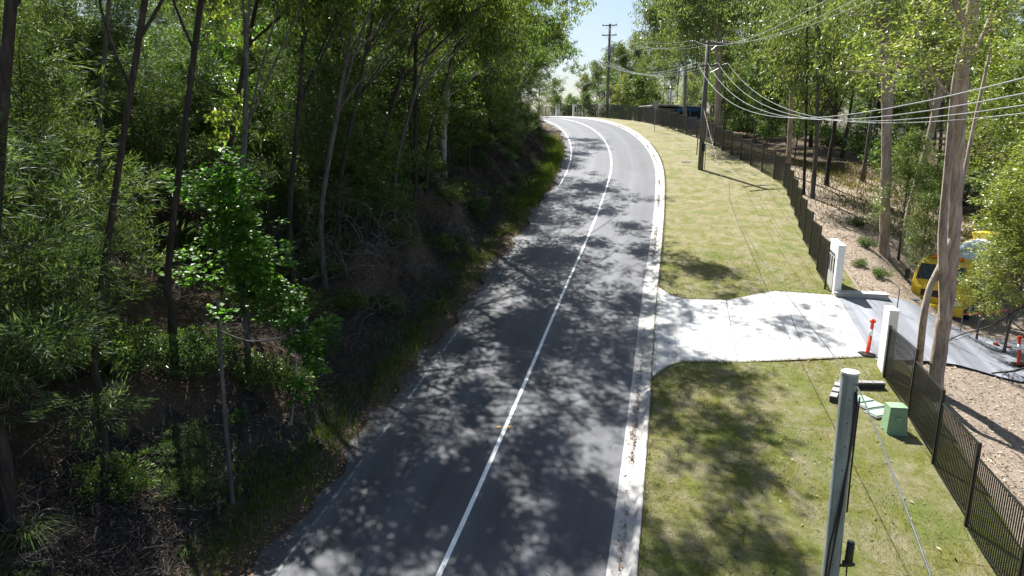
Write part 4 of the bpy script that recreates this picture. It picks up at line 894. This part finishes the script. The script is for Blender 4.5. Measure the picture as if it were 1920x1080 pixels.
# ------------------------------------------------------------------ left wood: individual trees that can be told apart
Y = G(650, 398)[1]; b0 = G(650, 398)
hero('gum_tree', "many-stemmed gum whose pale forking stems spread from a reddish trunk", 'distinct gums of the left wood',
     [b0, pt(648, 330, Y), pt(643, 220, Y), pt(634, 150, Y), pt(628, 60, Y), pt(622, -60, Y), pt(620, -200, Y)], .32, .13,
     [([pt(636, 152, Y), pt(652, 80, Y), pt(668, 45, Y), pt(690, 10, Y), pt(700, -60, Y)], .13, 5), ([pt(634, 150, Y), pt(618, 130, Y), pt(612, 90, Y), pt(618, 40, Y), pt(616, -40, Y)], .11, 4), ([pt(638, 155, Y), pt(646, 110, Y), pt(650, 60, Y), pt(652, -20, Y), pt(656, -100, Y)], .13, 4), ([pt(645, 150, Y), pt(660, 110, Y), pt(690, 80, Y), pt(735, 55, Y)], .09, 5), ([pt(628, 140, Y), pt(624, 60, Y), pt(634, 20, Y), pt(650, -20, Y)], .10, 4)],
     'bark_pink', 'leaf_gum', tips=up_tips(pt(640, -140, Y), 40, 2.2, 31), nleaf=80, cr=.6, ln=.2, wd=.065, seed=31)
b0 = G(832, 332); Y = b0[1]
hero('gum_tree', "ghostly white gum by the road on the left with long pale limbs rising right", 'distinct gums of the left wood',
     [b0, pt(832, 250, Y), pt(838, 180, Y), pt(842, 100, Y), pt(845, 0, Y), pt(846, -120, Y)], .20, .11,
     [([pt(850, 175, Y), pt(880, 150, Y), pt(905, 130, Y), pt(945, 108, Y)], .055, 8), ([pt(842, 110, Y), pt(868, 92, Y), pt(900, 65, Y), pt(940, 42, Y), pt(970, 20, Y)], .07, 9), ([pt(842, 90, Y), pt(858, 45, Y), pt(885, 10, Y), pt(905, -30, Y)], .07, 6), ([pt(840, 120, Y), pt(810, 90, Y), pt(790, 60, Y)], .05, 6)],
     'bark_pale', 'leaf_gum', tips=up_tips(pt(850, -90, Y), 24, 1.8, 33), nleaf=80, cr=.55, ln=.2, wd=.065, seed=33)
hl = (((778, 386), (779, 250), (780, 80), .14, 'bark_dark', "straight black trunk left of the ghostly white gum", -.6), ((385, 262), (388, 190), (396, 40), .10, 'bark_dark', "black sloping trunk in the upper left wood", .3), ((322, 372), (345, 210), (362, 90), .10, 'bark_grey', "curving grey trunk forking upwards in the left wood", .8), ((20, 1005), (8, 860), (-20, 600), .15, 'bark_dark', "thick dark trunk at the bottom left corner above the grass tussock", 1.0), ((201, 928), (190, 760), (187, 560), .10, 'bark_dark', "dim grey trunk rooted at the foot of the cutting at lower left", 1.5), ((330, 706), (322, 580), (322, 440), .12, 'bark_dark', "thin dark trunk above the sunlit litter at lower left", 1.2), ((195, 600), (188, 450), (186, 250), .10, 'bark_grey', "thin grey wavering trunk in the middle left wood", .5), ((480, 330), (477, 230), (474, 60), .13, 'bark_dark', "dark reddish trunk behind the dead brush left of the pale forking gum", .4))
for i, (a, m_, t_, r, mat, lab, lean) in enumerate(hl):
    b0 = G(*a); Y = b0[1]; tp_ = pt(*t_, Y)
    top = np.array([tp_[0] + 1.2 + lean, Y + .5, max(tp_[2] + 3, b0[2] + 15)]); 
    hero('gum_tree', lab, 'distinct gums of the left wood', [b0, pt(*m_, Y), tp_, top], r, r * .5, [([tp_ * .5 + top * .5, tp_ * .4 + top * .6 + (1.5, .5, 1.5), top + (3.5 + lean, 0, 1)], r * .4, 8), ([tp_ * .6 + top * .4, tp_ * .5 + top * .5 + (-1, .5, 1.2), top + (-1.5, 0, 0)], r * .35, 6), ([top, top + (1, 1, 2), top + (3, 2, 3)], r * .4, 8)], mat, 'leaf_gum', tips=up_tips(top + (1.5 + lean, 0, 1.5), 20, 1.5, 40 + i), nleaf=70, cr=.5, ln=.2, wd=.065, seed=50 + i)
# tall gums whose limbs reach over the road above the picture and dapple it
SD = np.array(sd)
cast = (((470, 640), ((640, 1060, 14), (800, 1010, 15), (560, 960, 13), (930, 1000, 15))),
        ((560, 585), ((720, 880, 14), (1010, 930, 15.5), (860, 840, 14), (1120, 1000, 16))),
        ((420, 560), ((1250, 990, 17), (1380, 930, 17), (1300, 800, 16.5), (1420, 1010, 17))),
        ((610, 540), ((700, 720, 13), (900, 700, 14), (1060, 770, 15), (1230, 730, 16), (1350, 720, 16))),
        ((640, 500), ((960, 600, 14), (1110, 620, 15), (1180, 690, 15), (1250, 620, 16.5), (820, 640, 13))),
        ((700, 450), ((1000, 520, 13), (1120, 520, 14), (1290, 500, 16), (1360, 560, 16.5), (1190, 540, 15), (1440, 590, 17))),
        ((740, 420), ((960, 500, 12), (1080, 450, 13), (1180, 450, 14), (1240, 480, 15))),
        ((800, 370), ((1060, 400, 12), (1140, 390, 13), (1190, 370, 13))),
        ((880, 320), ((1080, 340, 10), (1150, 352, 11))), ((960, 275), ((1080, 262, 8), (1120, 268, 8))))
for i, (b_, qs) in enumerate(cast):
    b0 = G(*b_); cs = [np.array(gp(px, py)) + SD * (hh / SD[2]) for px, py, hh in qs]; cen = np.mean(cs, 0)
    topz = min(c[2] for c in cs) - 1.0; hub = b0 + (cen - b0) * .14; hub[2] = b0[2] + (topz - b0[2]) * .66; top = b0 + (cen - b0) * .27; top[2] = topz
    limbs = [([hub if k % 2 else (hub + top) / 2, ((hub if k % 2 else top) + c) / 2 + (0, 0, .9), c], .04, 2) for k, c in enumerate(cs)]
    tips = sum([up_tips(c, 4, 1.0, 400 + i * 10 + k) for k, c in enumerate(cs)], [])
    hero('gum_tree', "tall gum of the left wood reaching over the road, number %d from the camera" % i if 0 else ("tall overhanging gum rooted " + ("left of the bright hanging sprays", "just above the cutting by the hanging sprays", "behind the bright broadleaf tree", "halfway along the cutting", "behind the dead brush on the cutting's edge", "between the brush and the forking gum", "right of the forking gum by the cutting", "left of the white gum's foot", "right of the white gum's foot", "nearest the far bend")[i]), 'gums reaching over the road', [b0, b0 * .6 + hub * .4 + (-.3, 0, .3), hub, top], .11, .055, limbs, 'bark_dark' if i % 3 else 'bark_grey', 'leaf_gum', tips=tips, nleaf=250, cr=.44, ln=.2, wd=.075, sub=14, seed=500 + i)
# slender olive sapling leaning before the cutting and the bright broadleaf beside it
b0 = G(436, 944); Y = b0[1]
hero('sapling', "slender smooth olive sapling standing in front of the cutting with one small leafy tuft", 'saplings in front of the cutting', [b0, pt(428, 850, Y), pt(416, 700, Y), pt(410, 600, Y), pt(408, 560, Y)], .06, .035, [([pt(412, 620, Y), pt(440, 632, Y), pt(470, 640, Y), pt(500, 637, Y), pt(530, 632, Y)], .022, 0)], 'bark_grey', 'leaf_broad', tips=[pt(408, 580, Y), pt(420, 585, Y)], nleaf=28, cr=.12, ln=.16, wd=.11, mode='flat', seed=61)
C = [(420, 320, 3), (440, 335, 3), (408, 345, 3), (430, 360, 3), (448, 375, 2), (370, 350, 2), (352, 345, 2), (395, 380, 2), (440, 400, 3), (425, 430, 3), (460, 440, 3), (480, 460, 3), (500, 480, 3), (470, 500, 3), (490, 520, 4), (450, 480, 3), (510, 540, 4), (520, 560, 3), (480, 560, 3), (445, 530, 2), (500, 590, 2), (410, 450, 2), (370, 480, 2), (365, 520, 2), (540, 600, 2), (465, 420, 2), (430, 390, 3)]
b0 = G(470, 700); Y = b0[1] + .2; rg = np.random.RandomState(63)
hero('broadleaf_tree', "bright green broad-leaved young tree standing out sunlit against the dark wood", 'saplings in front of the cutting', [b0, pt(462, 620, Y), pt(450, 540, Y), pt(425, 440, Y), pt(420, 330, Y)], .07, .02, [([pt(450, 540, Y), pt(480, 520, Y), pt(500, 480, Y)], .03, 0), ([pt(430, 460, Y), pt(390, 420, Y), pt(360, 350, Y)], .025, 0)], 'bark_grey', 'leaf_broad', tips=[pt(a + rg.normal(0, 4), b_ + rg.normal(0, 4), Y + rg.normal(0, .5)) for a, b_, n in C for _ in range(n)], nleaf=80, cr=.30, ln=.17, wd=.13, mode='flat', seed=64, sub=7)
C = [(600, 615, 2), (620, 610, 2), (590, 640, 2), (570, 630, 1), (545, 600, 2), (560, 655, 2), (580, 665, 1), (545, 645, 1), (590, 690, 2), (600, 685, 1), (565, 720, 2), (555, 735, 2), (575, 740, 1), (530, 610, 1)]
b0 = G(545, 800); Y = b0[1] + .1
hero('sapling', "small sapling hanging sprays of bright round leaves over the dark cutting", 'saplings in front of the cutting', [b0, pt(552, 740, Y), pt(556, 690, Y), pt(550, 640, Y), pt(545, 615, Y)], .03, .012, [([pt(480, 640, Y), pt(520, 636, Y), pt(550, 622, Y), pt(590, 618, Y)], .02, 0), ([pt(552, 660, Y), pt(575, 650, Y), pt(600, 640, Y)], .012, 0)], 'bark_pale', 'leaf_broad', tips=[pt(a, b_, Y) for a, b_, n in C for _ in range(n)], nleaf=34, cr=.17, ln=.17, wd=.13, mode='flat', seed=66, sub=6)
# bright sprays in mid wood
for i, (px, py, Y, sc_, lab) in enumerate(((490, 225, 34, .8, "sunlit round-topped bush glowing in the upper middle of the left wood"), (560, 90, 30, 1.6, "arching leafy branch mass catching the sun high in the left wood"), (665, 185, 40, 1.1, "bright green tuft before the pale forking gum"), (430, 130, 36, 1.0, "bright tuft right of the black sloping trunk"))):
    p0 = pt(px, py, Y); tips = up_tips(p0, 16, .62 * sc_, 300 + i); b0 = np.array([p0[0] - .3, Y + .4, h1(p0[0] - .3, Y + .4)])
    hero('broadleaf_tree', lab, 'sunlit broad-leaved trees of the left wood', [b0, (b0 + p0) / 2 + (.2, 0, 0), p0], .06, .03, [([(b0 + p0) / 2, p0 + (.6, 0, 0)], .03, 0)], 'bark_grey', 'leaf_broad', tips=tips, nleaf=90, cr=.38, ln=.2, wd=.1, mode='flat', seed=310 + i)
# dead brushwood
rng = np.random.RandomState(5)
for i, (px, py, s_, lab) in enumerate(((545, 470, 1.5, "big grey tangle of dead branches left of the pink trunk's foot"), (600, 420, 1.2, "grey dead brush close against the forking gum's trunk"), (700, 480, 1.3, "grey dead brush with a forked bare limb above the cutting"), (640, 520, 1.1, "dead brush spilling over the top of the cutting"), (760, 520, 1.0, "low dead brush on the cutting's edge nearer the road"), (500, 420, 1.2, "dead brush behind the bright broad-leaved tree"), (830, 440, .9, "small dead brush high on the cutting near the road"), (880, 380, .8, "faint dead brush below the white gum"), (60, 1040, .6, "dead twigs beside the tussock at the bottom left"), (700, 590, .9, "dead brush halfway down the cutting"))):
    x, y, z = gp(px, py); o = bpy.data.objects.new('dead_brush', B_TWIG[i % 2]); col.objects.link(o); o.location = (x, y, z + .05); o.scale = (s_,) * 3; o.rotation_euler[2] = i * 1.1; tag(o, lab, 'dead brush', 'dead brushwood on the left bank')
for i, (px, py, k, s_, lab) in enumerate(((52, 1035, 0, 1.3, "large arching grass tussock at the foot of the thick dark trunk"), (355, 1045, 1, .9, "dark green strappy tussock at the bottom of the cutting"), (20, 930, 1, .8, "pale tussock at the left edge"), (470, 960, 1, .7, "small tussock beside the olive sapling's foot"), (95, 690, 1, .8, "bright tussock in the litter at the far left"), (1010, 345, 0, .9, "tall bright tussock at the road edge near the bend"))):
    x, y, z = gp(px, py); o = bpy.data.objects.new('grass_tussock', G_TUS[k]); col.objects.link(o); o.location = (x, y, z); o.scale = (s_,) * 3; tag(o, lab, 'grass tussock', 'grass tussocks')
# bushes clinging to the cutting
def cling(x, y, s, t):
    q = rng.rand(); pr = B_FINE if q < .45 else B_BUSH; bush(pr[rng.randint(2)], x, y, rng.uniform(.25, .75), "small shrub clinging to the cutting %", 'small shrubs on the cutting')
placed = []; scatter(70, 2, 75, -6.2, -9.5, .8, cling)

# ------------------------------------------------------------------ litter and grass that nobody could count
def scatter_quads(name, mat, n, sfun, ln, wd, z0, label, seed, curl=.15, flat=True):
    rg = np.random.RandomState(seed); s, t = sfun(rg, n); x, y = P(s, t); z = Hs(s, t, x, y) + z0; a = rg.uniform(0, 6.28, len(x)); L = ln * rg.uniform(.5, 1.4, len(x)); w_ = wd * rg.uniform(.5, 1.3, len(x))
    u = np.stack([np.cos(a), np.sin(a), rg.normal(0, .25, len(x))], -1); v = np.stack([-np.sin(a), np.cos(a), rg.normal(0, .35, len(x))], -1); c = np.stack([x, y, z + .012], -1)
    V = np.stack([c - u * L[:, None] / 2, c + v * w_[:, None] / 2 + (0, 0, .01), c + u * L[:, None] / 2 + (0, 0, .015), c - v * w_[:, None] / 2 + (0, 0, .01)], 1).reshape(-1, 3)
    o = MB().add(V, np.arange(len(x) * 4).reshape(-1, 4)).build(name, M[mat]); return tag(o, label, None, None, 'stuff')
U = lambda rg, n, a, b_: rg.uniform(a, b_, n)
scatter_quads('leaf_litter', 'litter', 30000, lambda rg, n: (U(rg, n, 0, 45), tF(25) + .3 + rg.uniform(0, 1, n) ** 1.3 * 16), .10, .04, .005, "dry leaves and bark strewn over the mulch behind the fence", 1)
scatter_quads('leaf_litter', 'red_litter', 90000, lambda rg, n: (U(rg, n, -2, 62), -6 - rg.uniform(0, 1, n) ** 1.2 * 22), .105, .045, .0, "dry leaves covering the forest floor on the left", 2)
scatter_quads('leaf_litter', 'red_litter', 5000, lambda rg, n: (U(rg, n, 0, 75), -W - .25 - np.abs(rg.normal(0, .6, n))), .09, .035, .01, "brown leaf debris along the left edge of the asphalt", 3)
def kerb_l(rg, n):
    c = rg.uniform(0, 75, 34); s = c[rg.randint(0, 34, n)] + rg.normal(0, .8, n); return s, W + .30 - np.abs(rg.normal(0, .09, n))
scatter_quads('leaf_litter', 'red_litter', 2200, kerb_l, .10, .035, .015, "brown leaves gathered in the kerb channel", 4)
scatter_quads('leaf_litter', 'litter', 1500, lambda rg, n: (U(rg, n, 0, 70), U(rg, n, KB + .1, 11.6)), .13, .035, .10, "pale curled leaves scattered on the turf", 5)
scatter_quads('leaf_litter', 'litter', 260, lambda rg, n: (U(rg, n, 0, 60), U(rg, n, -W, W)), .12, .03, .01, "few dry leaves fallen on the asphalt", 6)
def blades(name, n, sfun, hgt, label, seed, mat='grass', z0=0, wd=.012):
    rg = np.random.RandomState(seed); s, t = sfun(rg, n); x, y = P(s, t); z = Hs(s, t, x, y) - .02 + z0; hh = hgt * rg.uniform(.35, 1.3, len(x)); a = rg.uniform(0, 6.28, len(x)); q = rg.normal(0, .35, (len(x), 2)) * hh[:, None]
    c = np.stack([x, y, z], -1); sd_ = np.stack([np.cos(a), np.sin(a), 0 * a], -1) * wd; tp = c + np.stack([q[:, 0], q[:, 1], hh], -1); md = (c + tp) / 2 + np.array([0, 0, 1]) * (hh * .12)[:, None]
    V = np.stack([c - sd_, c + sd_, md + sd_ * .8, md - sd_ * .8, tp], 1).reshape(-1, 3); k = np.arange(len(x))[:, None] * 5
    return tag(MB().add(V, k + np.array([[0, 1, 2, 3]]), k + np.array([[3, 2, 4]])).build(name, M[mat]), label, None, None, 'stuff')
def shoulder(rg, n):
    c = rg.uniform(0, 66, 260); ct = -4.4 - rg.uniform(0, 1.6, 260); i = rg.randint(0, 260, n); return c[i] + rg.normal(0, .45, n), np.minimum(ct[i] + rg.normal(0, .35, n), -W - .45)
blades('grass', 26000, shoulder, .22, "rough green grass along the left shoulder of the road", 1)
blades('grass', 9000, lambda rg, n: (U(rg, n, 38, 60), np.minimum(-4.9 + rg.normal(0, .35, n), -W - .7)), .42, "tall bright grass at the road edge near the bend", 2, wd=.02)
blades('grass', 9000, lambda rg, n: (36 + rg.uniform(0, 22, n), 19 + rg.normal(0, 3, n)), .22, "long pale grass at the edge of the right wood", 3, 'turf_blade', wd=.03)
blades('grass', 60000, lambda rg, n: (-2 + rg.uniform(0, 1, n) ** 1.3 * 32, U(rg, n, KB + .05, 11.6)), .045, "short turf blades on the near verge", 4, 'turf_blade', z0=.095, wd=.006)

def tangle(n, sfun, seed, name, mat, label, ln=.45, zh=.5):
    rg = np.random.RandomState(seed); c = sfun(rg, n); s, t = c; x, y = P(s, t); z = Hs(s, t, x, y) + np.abs(rg.normal(0, zh * .5, n)); a = rg.normal(0, 1, (n, 3)); a[:, 2] *= .6; a /= np.linalg.norm(a, axis=1)[:, None]
    L = ln * rg.uniform(.4, 1.6, n)[:, None]; p = np.stack([x, y, z], -1); k = a + rg.normal(0, .35, (n, 3)); w_ = np.cross(a, rg.normal(0, 1, (n, 3))); w_ /= np.linalg.norm(w_, axis=1)[:, None]; w_ = w_ * .0085
    m1 = p + a * L * .5; e = m1 + k * L * .5
    V = np.stack([p - w_, p + w_, m1 + w_ * .8, m1 - w_ * .8, e], 1).reshape(-1, 3); q = np.arange(n)[:, None] * 5
    return tag(MB().add(V, q + np.array([[0, 1, 2, 3]]), q + np.array([[3, 2, 4]])).build(name, M[mat]), label, None, None, 'stuff')
def tang(rg, n):
    c = rg.uniform(0, 74, 220); ct = -5.6 - rg.uniform(0, 1, 220) * 4.6; i = rg.randint(0, 220, n); return c[i] + rg.normal(0, .6, n), np.minimum(ct[i] + rg.normal(0, .5, n), -5.1)
tangle(42000, tang, 3, 'undergrowth', 'stick', "grey-brown tangle of dead twigs covering the cutting")
tangle(16000, lambda rg, n: (U(rg, n, 0, 60), -8 - rg.uniform(0, 1, n) * 18), 4, 'undergrowth', 'stick', "fallen twigs and sticks over the forest floor", .5, .2)

blades('grass', 9000, lambda rg, n: (U(rg, n, 0, 60), KB + np.abs(rg.normal(0, .07, n)) - .03), .075, "ragged turf edge along the kerb", 8, 'turf_blade', z0=.10, wd=.006)
def slab_edge(rg, n):
    t = U(rg, n, KB, tend); nr = rg.rand(n) < .5; s = np.where(nr, np.interp(t, nt2, ns_) + .03, np.interp(t, ft_, fs_) - .03) + rg.normal(0, .035, n); return s, t
blades('grass', 7000, slab_edge, .08, "ragged turf edge along the driveway slab", 9, 'turf_blade', z0=.09, wd=.006)
